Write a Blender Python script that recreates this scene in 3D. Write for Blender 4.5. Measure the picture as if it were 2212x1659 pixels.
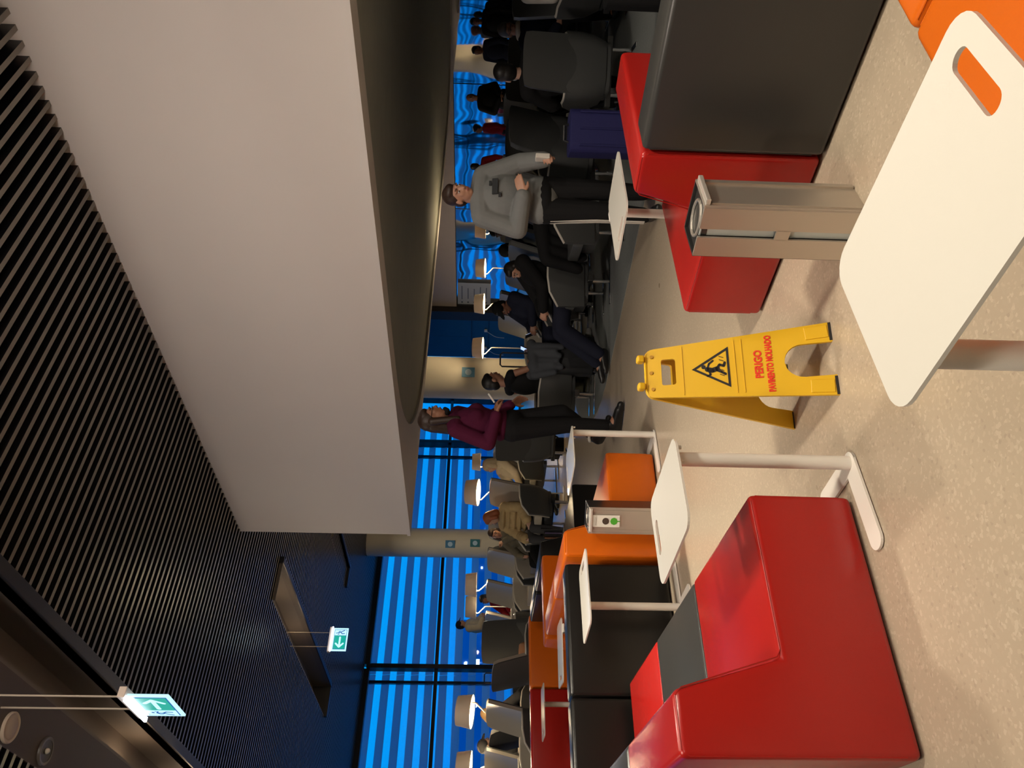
import bpy, bmesh, math, random
from mathutils import Vector, Matrix
random.seed(7)
scn = bpy.context.scene
for o in list(bpy.data.objects):
    bpy.data.objects.remove(o, do_unlink=True)
COL = scn.collection
PI = math.pi

# ------------------------------------------------------------------ camera
FPX, CAM_H = 1662.0, 1.18
yaw, pitch, roll = math.radians(49.4), math.radians(-2.0), 0.0255
up = Vector((0, 0, 1))
fw_h = Vector((math.cos(yaw), math.sin(yaw), 0))
rt_h = Vector((math.sin(yaw), -math.cos(yaw), 0))
fw = math.cos(pitch) * fw_h + math.sin(pitch) * up
u1 = math.cos(pitch) * up - math.sin(pitch) * fw_h
rt = math.cos(roll) * rt_h + math.sin(roll) * u1
upc = math.cos(roll) * u1 - math.sin(roll) * rt_h
cd = bpy.data.cameras.new('camera')
cd.sensor_fit = 'HORIZONTAL'
cd.sensor_width = 36.0
cd.lens = 36.0 * FPX / 2212.0
cd.clip_start, cd.clip_end = 0.05, 900
cam = bpy.data.objects.new('camera', cd)
COL.objects.link(cam)
# the phone was held upright and the picture file lies on its side: image right = downwards
cx, cy, cz = -upc, rt, -fw
m = Matrix(((cx.x, cy.x, cz.x, 0), (cx.y, cy.y, cz.y, 0), (cx.z, cy.z, cz.z, CAM_H), (0, 0, 0, 1)))
cam.matrix_world = m
scn.camera = cam

# ------------------------------------------------------------------ exposure, sky, lamps
scn.view_settings.view_transform = 'Standard'
scn.view_settings.look = 'None'
scn.view_settings.gamma = 1.0
scn.view_settings.use_curve_mapping = False
scn.view_settings.exposure = 0.0
w = bpy.data.worlds.new('dusk'); scn.world = w; w.use_nodes = True
nt = w.node_tree; nt.nodes.clear()
tc = nt.nodes.new('ShaderNodeTexCoord'); sp = nt.nodes.new('ShaderNodeSeparateXYZ')
rp = nt.nodes.new('ShaderNodeValToRGB'); bg = nt.nodes.new('ShaderNodeBackground'); ow = nt.nodes.new('ShaderNodeOutputWorld')
nt.links.new(tc.outputs['Generated'], sp.inputs[0]); nt.links.new(sp.outputs['Z'], rp.inputs[0])
e = rp.color_ramp.elements
e[0].position = 0.0; e[0].color = (0.004, 0.26, 0.92, 1)
e[1].position = 0.16; e[1].color = (0.0, 0.40, 1.0, 1)
nt.links.new(rp.outputs[0], bg.inputs[0]); bg.inputs[1].default_value = 1.0
nt.links.new(bg.outputs[0], ow.inputs[0])

def area_lamp(name, loc, target, energy, size, color=(1, .78, .52), spread=180):
    l = bpy.data.lights.new(name, 'AREA'); l.energy = energy; l.size = size; l.color = color
    l.spread = math.radians(spread)
    o = bpy.data.objects.new(name, l); COL.objects.link(o); o.location = loc
    d = Vector(target) - Vector(loc); o.rotation_euler = d.to_track_quat('-Z', 'Y').to_euler()
    return o
def point_lamp(name, loc, energy, r, color=(1, .72, .42)):
    l = bpy.data.lights.new(name, 'POINT'); l.energy = energy; l.shadow_soft_size = r; l.color = color
    o = bpy.data.objects.new(name, l); COL.objects.link(o); o.location = loc
    return o
WARM = (1, .89, .72)
area_lamp('ceiling_and_fill_light', (1.9, -0.30, 3.98), (1.9, 0.5, 0), 72, .32, WARM, 125)
area_lamp('ceiling_and_fill_light', (-0.9, 1.5, 3.98), (-0.2, 1.8, 0), 38, .35, WARM, 125)
area_lamp('ceiling_and_fill_light', (-1.2, -2.4, 3.98), (-0.6, -1.2, 0), 35, .5, WARM, 110)
area_lamp('ceiling_and_fill_light', (0.9, 2.2, 3.98), (4.6, 4.6, 2.6), 75, .5, (1, .86, .74))  # added wash light without a known fixture, evens out the bulkhead face
area_lamp('ceiling_and_fill_light', (3.0, -3.4, 3.98), (3.6, -1.2, 1), 60, .5, WARM, 120)
area_lamp('ceiling_and_fill_light', (1.45, 3.75, 3.98), (1.55, 3.75, 0), 30, .25, WARM, 70)
area_lamp('ceiling_and_fill_light', (-1.0, 7.4, 3.98), (2.0, 7.6, 0.5), 40, .4, WARM, 130)  # added warm fill for the far left seats, no known fixture
area_lamp('ceiling_and_fill_light', (12.6, 12.8, 3.98), (13.2, 12.6, 0), 40, .4, WARM, 140)  # added fill, brightens the brown header beyond the bulkhead
area_lamp('ceiling_and_fill_light', (8.2, 15.2, 3.98), (8.6, 15.6, 0), 22, .4, WARM, 140)  # added warm fill around the far column, no known fixture

# ------------------------------------------------------------------ materials
MAT = {}
def mat(name, col, rough=.5, metal=0.0, spec=.5, bump=0.0, bscale=200, var=0.0, vscale=6, coat=0.0, emit=None, estr=0.0, crough=.1):
    if name in MAT: return MAT[name]
    m = bpy.data.materials.new(name); m.use_nodes = True
    nt = m.node_tree; b = nt.nodes['Principled BSDF']
    b.inputs['Base Color'].default_value = (*col, 1)
    b.inputs['Roughness'].default_value = rough
    b.inputs['Metallic'].default_value = metal
    b.inputs['Specular IOR Level'].default_value = spec
    if coat:
        b.inputs['Coat Weight'].default_value = coat; b.inputs['Coat Roughness'].default_value = crough
    if emit:
        b.inputs['Emission Color'].default_value = (*emit, 1); b.inputs['Emission Strength'].default_value = estr
    tcn = nt.nodes.new('ShaderNodeTexCoord')
    if var:
        n = nt.nodes.new('ShaderNodeTexNoise'); n.inputs['Scale'].default_value = vscale; n.inputs['Detail'].default_value = 4
        nt.links.new(tcn.outputs['Object'], n.inputs['Vector'])
        mx = nt.nodes.new('ShaderNodeMix'); mx.data_type = 'RGBA'
        mx.inputs[6].default_value = (*[c * (1 - var) for c in col], 1)
        mx.inputs[7].default_value = (*[min(1, c * (1 + var)) for c in col], 1)
        nt.links.new(n.outputs['Fac'], mx.inputs[0]); nt.links.new(mx.outputs[2], b.inputs['Base Color'])
    if bump:
        n2 = nt.nodes.new('ShaderNodeTexNoise'); n2.inputs['Scale'].default_value = bscale; n2.inputs['Detail'].default_value = 3
        nt.links.new(tcn.outputs['Object'], n2.inputs['Vector'])
        bp = nt.nodes.new('ShaderNodeBump'); bp.inputs['Strength'].default_value = bump; bp.inputs['Distance'].default_value = .002
        nt.links.new(n2.outputs['Fac'], bp.inputs['Height']); nt.links.new(bp.outputs[0], b.inputs['Normal'])
    MAT[name] = m
    return m

def floor_mat():
    m = mat('terrazzo', (.42, .34, .255), .33, spec=.5); nt = m.node_tree; b = nt.nodes['Principled BSDF']
    tcn = nt.nodes.new('ShaderNodeTexCoord')
    v = nt.nodes.new('ShaderNodeTexVoronoi'); v.inputs['Scale'].default_value = 120; v.feature = 'F1'
    nt.links.new(tcn.outputs['Object'], v.inputs['Vector'])
    r = nt.nodes.new('ShaderNodeValToRGB'); r.color_ramp.interpolation = 'CONSTANT'
    els = r.color_ramp.elements
    els[0].position = 0; els[0].color = (.40, .325, .24, 1)
    els[1].position = .5; els[1].color = (.435, .355, .265, 1)
    for p, c in ((.62, (.40, .325, .24, 1)), (.72, (.47, .39, .295, 1)), (.8, (.405, .33, .245, 1)), (.93, (.36, .29, .215, 1)), (.96, (.42, .34, .255, 1))):
        q = els.new(p); q.color = c
    sx = nt.nodes.new('ShaderNodeSeparateColor'); nt.links.new(v.outputs['Color'], sx.inputs[0])
    nt.links.new(sx.outputs[0], r.inputs[0])
    n = nt.nodes.new('ShaderNodeTexNoise'); n.inputs['Scale'].default_value = 1.6; n.inputs['Detail'].default_value = 5
    nt.links.new(tcn.outputs['Object'], n.inputs['Vector'])
    mx = nt.nodes.new('ShaderNodeMix'); mx.data_type = 'RGBA'; mx.blend_type = 'MULTIPLY'; mx.inputs[0].default_value = .35
    nt.links.new(r.outputs[0], mx.inputs[6]); nt.links.new(n.outputs['Fac'], mx.inputs[7])
    rr = nt.nodes.new('ShaderNodeMapRange'); rr.inputs[3].default_value = .75; rr.inputs[4].default_value = 1.25
    nt.links.new(n.outputs['Fac'], rr.inputs[0])
    nt.links.new(rr.outputs[0], mx.inputs[7])
    nt.links.new(mx.outputs[2], b.inputs['Base Color'])
    r2 = nt.nodes.new('ShaderNodeMapRange'); r2.inputs[3].default_value = .24; r2.inputs[4].default_value = .36
    nt.links.new(n.outputs['Fac'], r2.inputs[0]); nt.links.new(r2.outputs[0], b.inputs['Roughness'])
    return m

def glass_mat():
    m = bpy.data.materials.new('window_glass'); m.use_nodes = True; nt = m.node_tree; nt.nodes.clear()
    o = nt.nodes.new('ShaderNodeOutputMaterial'); mx = nt.nodes.new('ShaderNodeMixShader')
    t = nt.nodes.new('ShaderNodeBsdfTransparent'); t.inputs[0].default_value = (.9, .97, 1, 1)
    g = nt.nodes.new('ShaderNodeBsdfGlossy'); g.inputs['Roughness'].default_value = .02
    lw = nt.nodes.new('ShaderNodeLayerWeight'); pw = nt.nodes.new('ShaderNodeMath'); pw.operation = 'POWER'; pw.inputs[1].default_value = 4.0
    f = nt.nodes.new('ShaderNodeMapRange'); f.inputs[3].default_value = .025; f.inputs[4].default_value = .75
    nt.links.new(lw.outputs['Facing'], pw.inputs[0]); nt.links.new(pw.outputs[0], f.inputs[0])
    nt.links.new(f.outputs[0], mx.inputs[0]); nt.links.new(t.outputs[0], mx.inputs[1]); nt.links.new(g.outputs[0], mx.inputs[2])
    nt.links.new(mx.outputs[0], o.inputs[0])
    return m

def mirror_mat():
    m = mat('polished_steel', (.82, .84, .88), .035, 1.0); nt = m.node_tree; b = nt.nodes['Principled BSDF']
    tcn = nt.nodes.new('ShaderNodeTexCoord'); mp = nt.nodes.new('ShaderNodeMapping'); mp.inputs['Scale'].default_value = (1, 1.1, .45)
    n = nt.nodes.new('ShaderNodeTexNoise'); n.inputs['Scale'].default_value = 1.6; n.inputs['Detail'].default_value = 1.0
    bp = nt.nodes.new('ShaderNodeBump'); bp.inputs['Strength'].default_value = .35; bp.inputs['Distance'].default_value = .03
    nt.links.new(tcn.outputs['Object'], mp.inputs[0]); nt.links.new(mp.outputs[0], n.inputs['Vector'])
    nt.links.new(n.outputs['Fac'], bp.inputs['Height']); nt.links.new(bp.outputs[0], b.inputs['Normal'])
    return m

def steel_mat():
    m = mat('brushed_steel', (.60, .55, .49), .3, .82); nt = m.node_tree; b = nt.nodes['Principled BSDF']
    tcn = nt.nodes.new('ShaderNodeTexCoord'); mp = nt.nodes.new('ShaderNodeMapping'); mp.inputs['Scale'].default_value = (90, 90, 2)
    n = nt.nodes.new('ShaderNodeTexNoise'); n.inputs['Scale'].default_value = 6
    nt.links.new(tcn.outputs['Object'], mp.inputs[0]); nt.links.new(mp.outputs[0], n.inputs['Vector'])
    rr = nt.nodes.new('ShaderNodeMapRange'); rr.inputs[3].default_value = .34; rr.inputs[4].default_value = .46
    nt.links.new(n.outputs['Fac'], rr.inputs[0]); nt.links.new(rr.outputs[0], b.inputs['Roughness'])
    return m

M_FLOOR = floor_mat(); M_GLASS = glass_mat(); M_MIRROR = mirror_mat(); M_STEEL = steel_mat()
M_CARPET = mat('charcoal_carpet', (.19, .20, .20), .7, bump=.5, bscale=300, var=.25, vscale=90, spec=.2)
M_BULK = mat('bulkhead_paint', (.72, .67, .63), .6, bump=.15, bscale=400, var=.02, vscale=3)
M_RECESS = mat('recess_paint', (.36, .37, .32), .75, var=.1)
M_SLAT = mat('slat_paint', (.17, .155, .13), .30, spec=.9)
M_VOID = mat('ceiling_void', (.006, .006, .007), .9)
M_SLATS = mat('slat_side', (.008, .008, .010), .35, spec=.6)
M_TROUGH = mat('trough_paint', (.13, .11, .09), .6)
M_BLACKM = mat('black_metal', (.012, .012, .014), .45)
M_MULL = mat('mullion_paint', (.006, .008, .014), .4)
M_LOUV = mat('louvre_metal', (.60, .68, .80), .5)
_b = M_LOUV.node_tree.nodes['Principled BSDF']; _b.inputs['Transmission Weight'].default_value = .0
_tl = M_LOUV.node_tree.nodes.new('ShaderNodeBsdfTranslucent'); _tl.inputs[0].default_value = (.66, .78, .86, 1)
_mx = M_LOUV.node_tree.nodes.new('ShaderNodeMixShader'); _mx.inputs[0].default_value = .55
_o = M_LOUV.node_tree.nodes['Material Output']
M_LOUV.node_tree.links.new(_b.outputs[0], _mx.inputs[1]); M_LOUV.node_tree.links.new(_tl.outputs[0], _mx.inputs[2]); M_LOUV.node_tree.links.new(_mx.outputs[0], _o.inputs['Surface'])
M_CONC = mat('column_plaster', (.62, .56, .44), .55, var=.08, vscale=2.5, bump=.1, bscale=60)
M_HEAD = mat('header_paint', (.46, .37, .29), .6, var=.06)
M_BLUEW = mat('blue_panel', (.01, .07, .17), .45, var=.15, vscale=3)
M_DARKWALL = mat('dark_wall', (.05, .045, .04), .7)
M_RED = mat('red_leather', (.38, .013, .010), .26, bump=.12, bscale=420, var=.06, vscale=5, spec=.45)
M_ORG = mat('orange_leather', (.58, .115, .005), .30, bump=.12, bscale=420, var=.06, vscale=5, spec=.4)
M_DGR = mat('charcoal_leather', (.040, .039, .037), .30, bump=.12, bscale=420, var=.1, vscale=5, spec=.45)
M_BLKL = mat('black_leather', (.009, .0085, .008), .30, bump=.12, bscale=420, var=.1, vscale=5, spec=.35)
M_STRIP = mat('strip_paint', (.07, .055, .046), .6)
M_PLINTH = mat('plinth_black', (.008, .008, .008), .6)
M_WHITE = mat('white_laminate', (.66, .63, .57), .17, spec=.5)
M_WMET = mat('white_powder_coat', (.78, .74, .68), .38, bump=.1, bscale=500)
M_YEL = mat('yellow_plastic', (.74, .44, .016), .4, var=.05, vscale=8)
M_BLK = mat('black_print', (.012, .010, .010), .6)
M_REDP = mat('red_print', (.75, .035, .008), .6)
M_CHROME = mat('chrome', (.75, .75, .76), .12, 1.0)
M_DSTEEL = mat('dark_steel', (.10, .10, .10), .3, .8)

# ------------------------------------------------------------------ geometry helpers
def xf(loc=(0, 0, 0), rz=0.0):
    return Matrix.Translation(loc) @ Matrix.Rotation(rz, 4, 'Z')
def box(bm, c, s, rot=None, bev=0.0, seg=2):
    T = Matrix.Translation(c)
    if rot is not None: T = T @ rot
    r = bmesh.ops.create_cube(bm, size=1.0, matrix=T @ Matrix.Diagonal((*s, 1)))
    if bev:
        vs = set(r['verts']); es = [e for e in bm.edges if e.verts[0] in vs and e.verts[1] in vs]
        bmesh.ops.bevel(bm, geom=es, offset=bev, segments=seg, affect='EDGES', profile=.5, clamp_overlap=True)
def cyl(bm, p0, p1, r0, r1=None, n=20, cap=True):
    p0, p1 = Vector(p0), Vector(p1); d = p1 - p0; r1 = r0 if r1 is None else r1
    T = Matrix.Translation((p0 + p1) / 2) @ d.to_track_quat('Z', 'Y').to_matrix().to_4x4()
    bmesh.ops.create_cone(bm, cap_ends=cap, segments=n, radius1=r0, radius2=r1, depth=d.length, matrix=T)
def prism(bm, pts, z0, z1, T=None, bev=0.0, seg=2):
    """extrude polygon pts (x, y) from z0 to z1"""
    T = T or Matrix.Identity(4)
    a = [bm.verts.new(T @ Vector((x, y, z0))) for x, y in pts]
    b = [bm.verts.new(T @ Vector((x, y, z1))) for x, y in pts]
    n = len(pts); fs = [bm.faces.new(a[::-1]), bm.faces.new(b)]
    for i in range(n):
        fs.append(bm.faces.new((a[i], a[(i + 1) % n], b[(i + 1) % n], b[i])))
    bmesh.ops.recalc_face_normals(bm, faces=fs)
    if bev:
        es = set()
        for f in fs: es.update(f.edges)
        bmesh.ops.bevel(bm, geom=list(es), offset=bev, segments=seg, affect='EDGES', profile=.5, clamp_overlap=True)
def rrect(w, h, r, n=6, cx=0, cy=0):
    pts = []
    for (sx, sy, a0) in ((1, 1, 0), (-1, 1, PI / 2), (-1, -1, PI), (1, -1, 1.5 * PI)):
        for k in range(n + 1):
            a = a0 + k * PI / 2 / n
            pts.append((cx + sx * (w / 2 - r) + r * math.cos(a), cy + sy * (h / 2 - r) + r * math.sin(a)))
    return pts
def plate_hole(bm, outer, inner, z0, z1, T=None):
    """plate with one hole: outer and inner loops get bridged"""
    T = T or Matrix.Identity(4)
    def loop(pts, z): return [bm.verts.new(T @ Vector((x, y, z))) for x, y in pts]
    for z, flip in ((z0, True), (z1, False)):
        pass
    oa, ob, ia, ib = loop(outer, z0), loop(outer, z1), loop(inner, z0), loop(inner, z1)
    fs = []
    for L0, L1 in ((oa, ob), (ia, ib)):
        n = len(L0)
        for i in range(n): fs.append(bm.faces.new((L0[i], L0[(i + 1) % n], L1[(i + 1) % n], L1[i])))
    for O, I in ((oa, ia), (ob, ib)):
        es = []
        for L in (O, I):
            n = len(L)
            for i in range(n):
                e = bm.edges.get((L[i], L[(i + 1) % n])); es.append(e)
        r = bmesh.ops.triangle_fill(bm, use_beauty=True, use_dissolve=False, edges=es)
        fs += [g for g in r['geom'] if isinstance(g, bmesh.types.BMFace)]
    bmesh.ops.recalc_face_normals(bm, faces=list(set(fs)))
def tube(bm, pts, r, n=8, closed=False, cap=True):
    P = [Vector(p) for p in pts]; rings = []
    N = len(P); prev = None
    for i in range(N):
        if closed: d = (P[(i + 1) % N] - P[i - 1]).normalized()
        else: d = (P[min(i + 1, N - 1)] - P[max(i - 1, 0)]).normalized()
        if prev is None:
            a = Vector((0, 0, 1)) if abs(d.z) < .9 else Vector((1, 0, 0))
            x = d.cross(a).normalized()
        else:
            x = (prev - d * prev.dot(d)).normalized()
        prev = x; y = d.cross(x)
        rr = r[i] if isinstance(r, (list, tuple)) else r
        rings.append([bm.verts.new(P[i] + x * rr * math.cos(2 * PI * k / n) + y * rr * math.sin(2 * PI * k / n)) for k in range(n)])
    fs = []
    for i in range(N if closed else N - 1):
        A, B = rings[i], rings[(i + 1) % N]
        for k in range(n): fs.append(bm.faces.new((A[k], A[(k + 1) % n], B[(k + 1) % n], B[k])))
    if cap and not closed:
        fs.append(bm.faces.new(rings[0][::-1])); fs.append(bm.faces.new(rings[-1]))
    bmesh.ops.recalc_face_normals(bm, faces=fs)
def lathe(bm, prof, n=28, T=None, cap=False):
    T = T or Matrix.Identity(4); rings = []
    for r, z in prof:
        rings.append([bm.verts.new(T @ Vector((r * math.cos(2 * PI * k / n), r * math.sin(2 * PI * k / n), z))) for k in range(n)])
    fs = []
    for A, B in zip(rings, rings[1:]):
        for k in range(n): fs.append(bm.faces.new((A[k], A[(k + 1) % n], B[(k + 1) % n], B[k])))
    if cap: fs.append(bm.faces.new(rings[0][::-1])); fs.append(bm.faces.new(rings[-1]))
    bmesh.ops.recalc_face_normals(bm, faces=fs)
def bezier(pts, n=8):
    """smooth poly through points (Catmull-Rom)"""
    P = [Vector(p) for p in pts]; out = []
    for i in range(len(P) - 1):
        p0, p1, p2, p3 = P[max(i - 1, 0)], P[i], P[i + 1], P[min(i + 2, len(P) - 1)]
        for k in range(n):
            t = k / n
            out.append(.5 * ((2 * p1) + (-p0 + p2) * t + (2 * p0 - 5 * p1 + 4 * p2 - p3) * t * t + (-p0 + 3 * p1 - 3 * p2 + p3) * t ** 3))
    out.append(P[-1]); return out

def obj(name, bm, m, parent=None, smooth=False):
    me = bpy.data.meshes.new(name); bm.to_mesh(me); bm.free()
    if m: me.materials.append(m)
    if smooth:
        for p in me.polygons: p.use_smooth = True
        if smooth != True: me.set_sharp_from_angle(angle=math.radians(smooth))
    o = bpy.data.objects.new(name, me); COL.objects.link(o)
    if parent: o.parent = parent
    return o
def tag(o, label=None, cat=None, group=None, kind=None):
    if label: o['label'] = label
    if cat: o['category'] = cat
    if group: o['group'] = group
    if kind: o['kind'] = kind
    return o
def thing(name, label, cat, loc=(0, 0, 0), rz=0.0, group=None, kind=None):
    o = bpy.data.objects.new(name, None); o.empty_display_size = .1; COL.objects.link(o)
    o.location = loc; o.rotation_euler = (0, 0, rz)
    return tag(o, label, cat, group, kind)
def dup(root, loc, rz, label=None, group=None, cat=None):
    r = root.copy(); COL.objects.link(r); r.location = loc; r.rotation_euler = (0, 0, rz)
    if label: r['label'] = label
    if group: r['group'] = group
    for ch in list(root.children):
        c = ch.copy(); COL.objects.link(c); c.parent = r
        for g in list(ch.children):
            d = g.copy(); COL.objects.link(d); d.parent = c
    return r
def B(): return bmesh.new()
# ================================================================== THE SETTING
YF, ZC, ZB = 19.7, 4.04, 2.025          # facade plane, slat underside, bulkhead underside
bm = B(); box(bm, (-2.5, 5.9, -.1), (37.4, 28, .2)); fl = tag(obj('floor', bm, M_FLOOR), 'speckled beige polished floor of the waiting hall', kind='structure')
bm = B(); prism(bm, rrect(10.3, 15.9, 2.6, 14, 10.02, .05), 0.0, .004)
tag(obj('carpet', bm, M_CARPET), 'charcoal carpet inlay with one big rounded corner under the bulkhead', 'carpet')

# enclosing walls
def wall(name, c, s, m, lab):
    bm = B(); box(bm, c, s); return tag(obj(name, bm, m), lab, kind='structure')
wall('wall_left', (-21.1, 5.9, 2.1), (.2, 28, 4.6), M_DARKWALL, 'dark far side wall of the hall')
wall('wall_back', (-2.5, -8.1, 2.1), (37.4, .2, 4.6), M_DARKWALL, 'dark wall behind the seats')

# ---- right wall: polished steel panels under a brown header
rw = thing('wall_right', 'wall of wavy polished steel panels under a brown header', None, (16, 0, 0), kind='structure')
bm = B(); box(bm, (.15, 3.65, 2.3), (.2, 23.3, 4.5)); obj('backing', bm, M_DARKWALL, rw)
bm = B(); box(bm, (0.0, 3.65, 3.15), (.16, 23.3, 2.2), bev=.004); obj('header', bm, M_HEAD, rw)
y = 15.28
k = 0
while y > -7.9:
    wd = 3.35
    bm = B(); box(bm, (.03, y - wd / 2, 1.02), (.04, wd - .02, 2.04), bev=.004)
    obj('steel_panel', bm, M_MIRROR, rw); y -= wd
bm = B(); box(bm, (-.12, 15.42, 2.02), (.34, .34, 4.04), bev=.01); obj('post', bm, mat('brown_post', (.018, .013, .011), .5), rw)
for i, yy in enumerate((16.05, 16.95)):
    bm = B(); box(bm, (0, yy, 2.02), (.1, .9, 4.04), bev=.006); obj('blue_panel', bm, M_BLUEW, rw)
bm = B(); box(bm, (-.02, 16.5, 1.62), (.12, 1.8, .03)); box(bm, (-.02, 16.5, 1.12), (.12, 1.8, .02)); obj('rail', bm, mat('rail_blue', (.01, .03, .07), .4), rw)

# ---- glazed facade, bay by bay, louvres outside
bays = [-21.02, -13.95, -6.88, .19, 7.26, 14.33, 16.1]
for i in range(6):
    x0, x1 = bays[i], bays[i + 1]; cxm = (x0 + x1) / 2; wd = x1 - x0
    wn = thing('window_%d' % (i + 1), 'glazed facade bay with outside louvres', None, (cxm, YF, 0), kind='structure')
    for (z0, z1) in ((.06, 2.2), (2.28, 3.92)):
        bm = B(); box(bm, (0, 0, (z0 + z1) / 2), (wd - .14, .012, z1 - z0)); obj('pane', bm, M_GLASS, wn)
    bm = B(); box(bm, (wd / 2, -.02, 2.0), (.10, .26, 4.0), bev=.004); obj('mullion', bm, M_MULL, wn)
    bm = B(); box(bm, (wd / 2 - .22, .42, 2.0), (.07, .10, 4.4)); box(bm, (-wd / 2 + .22, .42, 2.0), (.07, .10, 4.4)); obj('louvre_frame', bm, M_MULL, wn)
    bm = B(); box(bm, (0, -.02, 2.24), (wd - .11, .16, .085), bev=.004); obj('transom', bm, M_MULL, wn)
    bm = B(); box(bm, (0, 0, .03), (wd - .11, .2, .06)); obj('sill', bm, M_MULL, wn)
    bm = B(); box(bm, (0, 0, 3.99), (wd - .11, .2, .14)); obj('head_rail', bm, M_MULL, wn)
    me = None
    for kk in range(13):
        z = .22 + .37 * kk
        if me is None:
            bm = B(); box(bm, (0, 0, 0), (wd - .02, .035, .20), rot=Matrix.Rotation(math.radians(-14), 4, 'X'))
            o = obj('louvre', bm, M_LOUV, wn); me = o.data
        else:
            o = bpy.data.objects.new('louvre', me); COL.objects.link(o); o.parent = wn
        o.location = (0, .48, z)

# ---- slatted ceiling with recessed light troughs
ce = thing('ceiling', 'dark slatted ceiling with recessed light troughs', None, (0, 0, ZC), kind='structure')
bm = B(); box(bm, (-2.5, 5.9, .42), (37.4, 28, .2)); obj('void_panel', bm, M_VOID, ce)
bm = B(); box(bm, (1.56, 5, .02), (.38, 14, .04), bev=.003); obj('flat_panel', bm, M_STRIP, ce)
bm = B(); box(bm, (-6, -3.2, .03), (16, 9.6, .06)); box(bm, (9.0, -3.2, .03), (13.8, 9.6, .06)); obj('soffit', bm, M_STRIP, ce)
def trough(x0, x1, y0, y1):
    bm = B()
    box(bm, (x1, (y0 + y1) / 2, .13), (.02, y1 - y0, .34), rot=Matrix.Rotation(math.radians(0), 4, 'Y'))
    box(bm, ((x0 + x1) / 2, (y0 + y1) / 2, .30), (x1 - x0, y1 - y0, .02))
    box(bm, (x0, (y0 + y1) / 2, .15), (.02, y1 - y0, .30))
    box(bm, ((x0 + x1) / 2, y0, .13), (x1 - x0, .02, .34))
    o = obj('light_trough', bm, M_TROUGH, ce)
    bm = B(); box(bm, (x1 + .035, (y0 + y1) / 2, -.005), (.09, y1 - y0 + .1, .11), bev=.004); box(bm, ((x0 + x1) / 2, y1 + .03, .12), (x1 - x0, .08, .34)); obj('trough_rim', bm, M_BLACKM, ce)  # far end cap black: the lamps' fall-off is put into its colour
trough(1.757, 2.10, -2, 12.0)
trough(4.66, 5.22, 10.15, 15.15)
trough(7.35, 7.80, 13.2, 15.3)
slat_mesh = {}
def slat(x0, x1, y):
    L = round(x1 - x0, 3)
    if L not in slat_mesh:
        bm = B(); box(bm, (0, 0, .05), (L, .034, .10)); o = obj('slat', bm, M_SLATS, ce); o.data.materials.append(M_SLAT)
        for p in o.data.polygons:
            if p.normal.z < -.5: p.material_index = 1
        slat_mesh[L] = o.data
    else:
        o = bpy.data.objects.new('slat', slat_mesh[L]); COL.objects.link(o); o.parent = ce
    o.location = ((x0 + x1) / 2, y, 0)
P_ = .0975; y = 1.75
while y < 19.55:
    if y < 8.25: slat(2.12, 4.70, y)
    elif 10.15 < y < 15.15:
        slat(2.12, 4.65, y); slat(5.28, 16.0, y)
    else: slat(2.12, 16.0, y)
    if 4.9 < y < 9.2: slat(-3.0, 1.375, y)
    y += P_

# ---- bulkhead: pale box with a dark rounded panel let into its underside
bk = thing('trim_1', 'big pale bulkhead box hanging from the ceiling', None, (4.615, 8.23, ZB), kind='structure')
bm = B()
box(bm, (5.7, -8.1, 1.08), (11.36, 16.2, 2.08))
prismpts = rrect(10.9, 15.8, 2.6, 16, 5.68, -8.08)
obj('casing', bm, M_BULK, bk)
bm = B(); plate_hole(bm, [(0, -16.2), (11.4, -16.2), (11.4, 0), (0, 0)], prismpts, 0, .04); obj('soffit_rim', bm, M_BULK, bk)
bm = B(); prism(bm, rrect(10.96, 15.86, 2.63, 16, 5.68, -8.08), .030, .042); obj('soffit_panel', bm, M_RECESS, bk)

# ---- round columns
def column(x, y, r, lab, sx, sz):
    c = thing('column', lab, 'column', (x, y, 0))
    bm = B(); lathe(bm, [(r, 0), (r, ZC)], 40, cap=True); obj('shaft', bm, M_CONC, c, smooth=40)
    bm = B(); lathe(bm, [(r + .012, 0), (r + .012, .12)], 40, cap=True); obj('base_ring', bm, M_STEEL, c, smooth=40)
    return c
c1 = column(9.66, 17.55, .36, 'round plaster column in front of the far left windows', 0, 0)
c2 = column(9.72, 11.2, .40, 'round lamp-lit plaster column between blue wall and windows', 0, 0)

# ---- outside: apron, low buildings, a lamp mast
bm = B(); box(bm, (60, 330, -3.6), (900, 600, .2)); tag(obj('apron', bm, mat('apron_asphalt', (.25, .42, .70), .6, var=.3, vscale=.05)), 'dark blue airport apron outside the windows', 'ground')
rnd = random.Random(3)
M_FAR = mat('far_building', (.10, .20, .42), .7); M_FARL = mat('far_lamp', (1, 1, 1), .5, emit=(.75, .92, 1), estr=4.0)
M_FARW = mat('far_warm_lamp', (1, 1, 1), .5, emit=(1, .55, .15), estr=3.0)
for i, (bx, by, bw, bh) in enumerate(((-30, 150, 40, 6), (10, 170, 34, 5), (52, 160, 30, 8), (95, 180, 44, 6), (150, 190, 50, 7), (-90, 170, 60, 7))):
    b = thing('terminal_building', ['low dark hangar far left beyond the apron', 'flat dark hangar beyond the apron behind the left chairs', 'tall dark building beyond the apron', 'long dark building beyond the apron', 'far dark building at the right end of the apron', 'dark building far out left of the apron'][i], 'building', (bx, by, -3.5))
    bm = B(); box(bm, (0, 0, bh / 2), (bw, 12, bh)); box(bm, (bw * .2, 0, bh + .6), (bw * .3, 8, 1.2)); obj('hall', bm, M_FAR, b)
    for q in range(7):
        bm = B(); box(bm, (rnd.uniform(-.45, .45) * bw, -6.1, rnd.uniform(.4, .95) * bh), (.5, .2, .4)); obj('lamp', bm, M_FARL, b)
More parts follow.
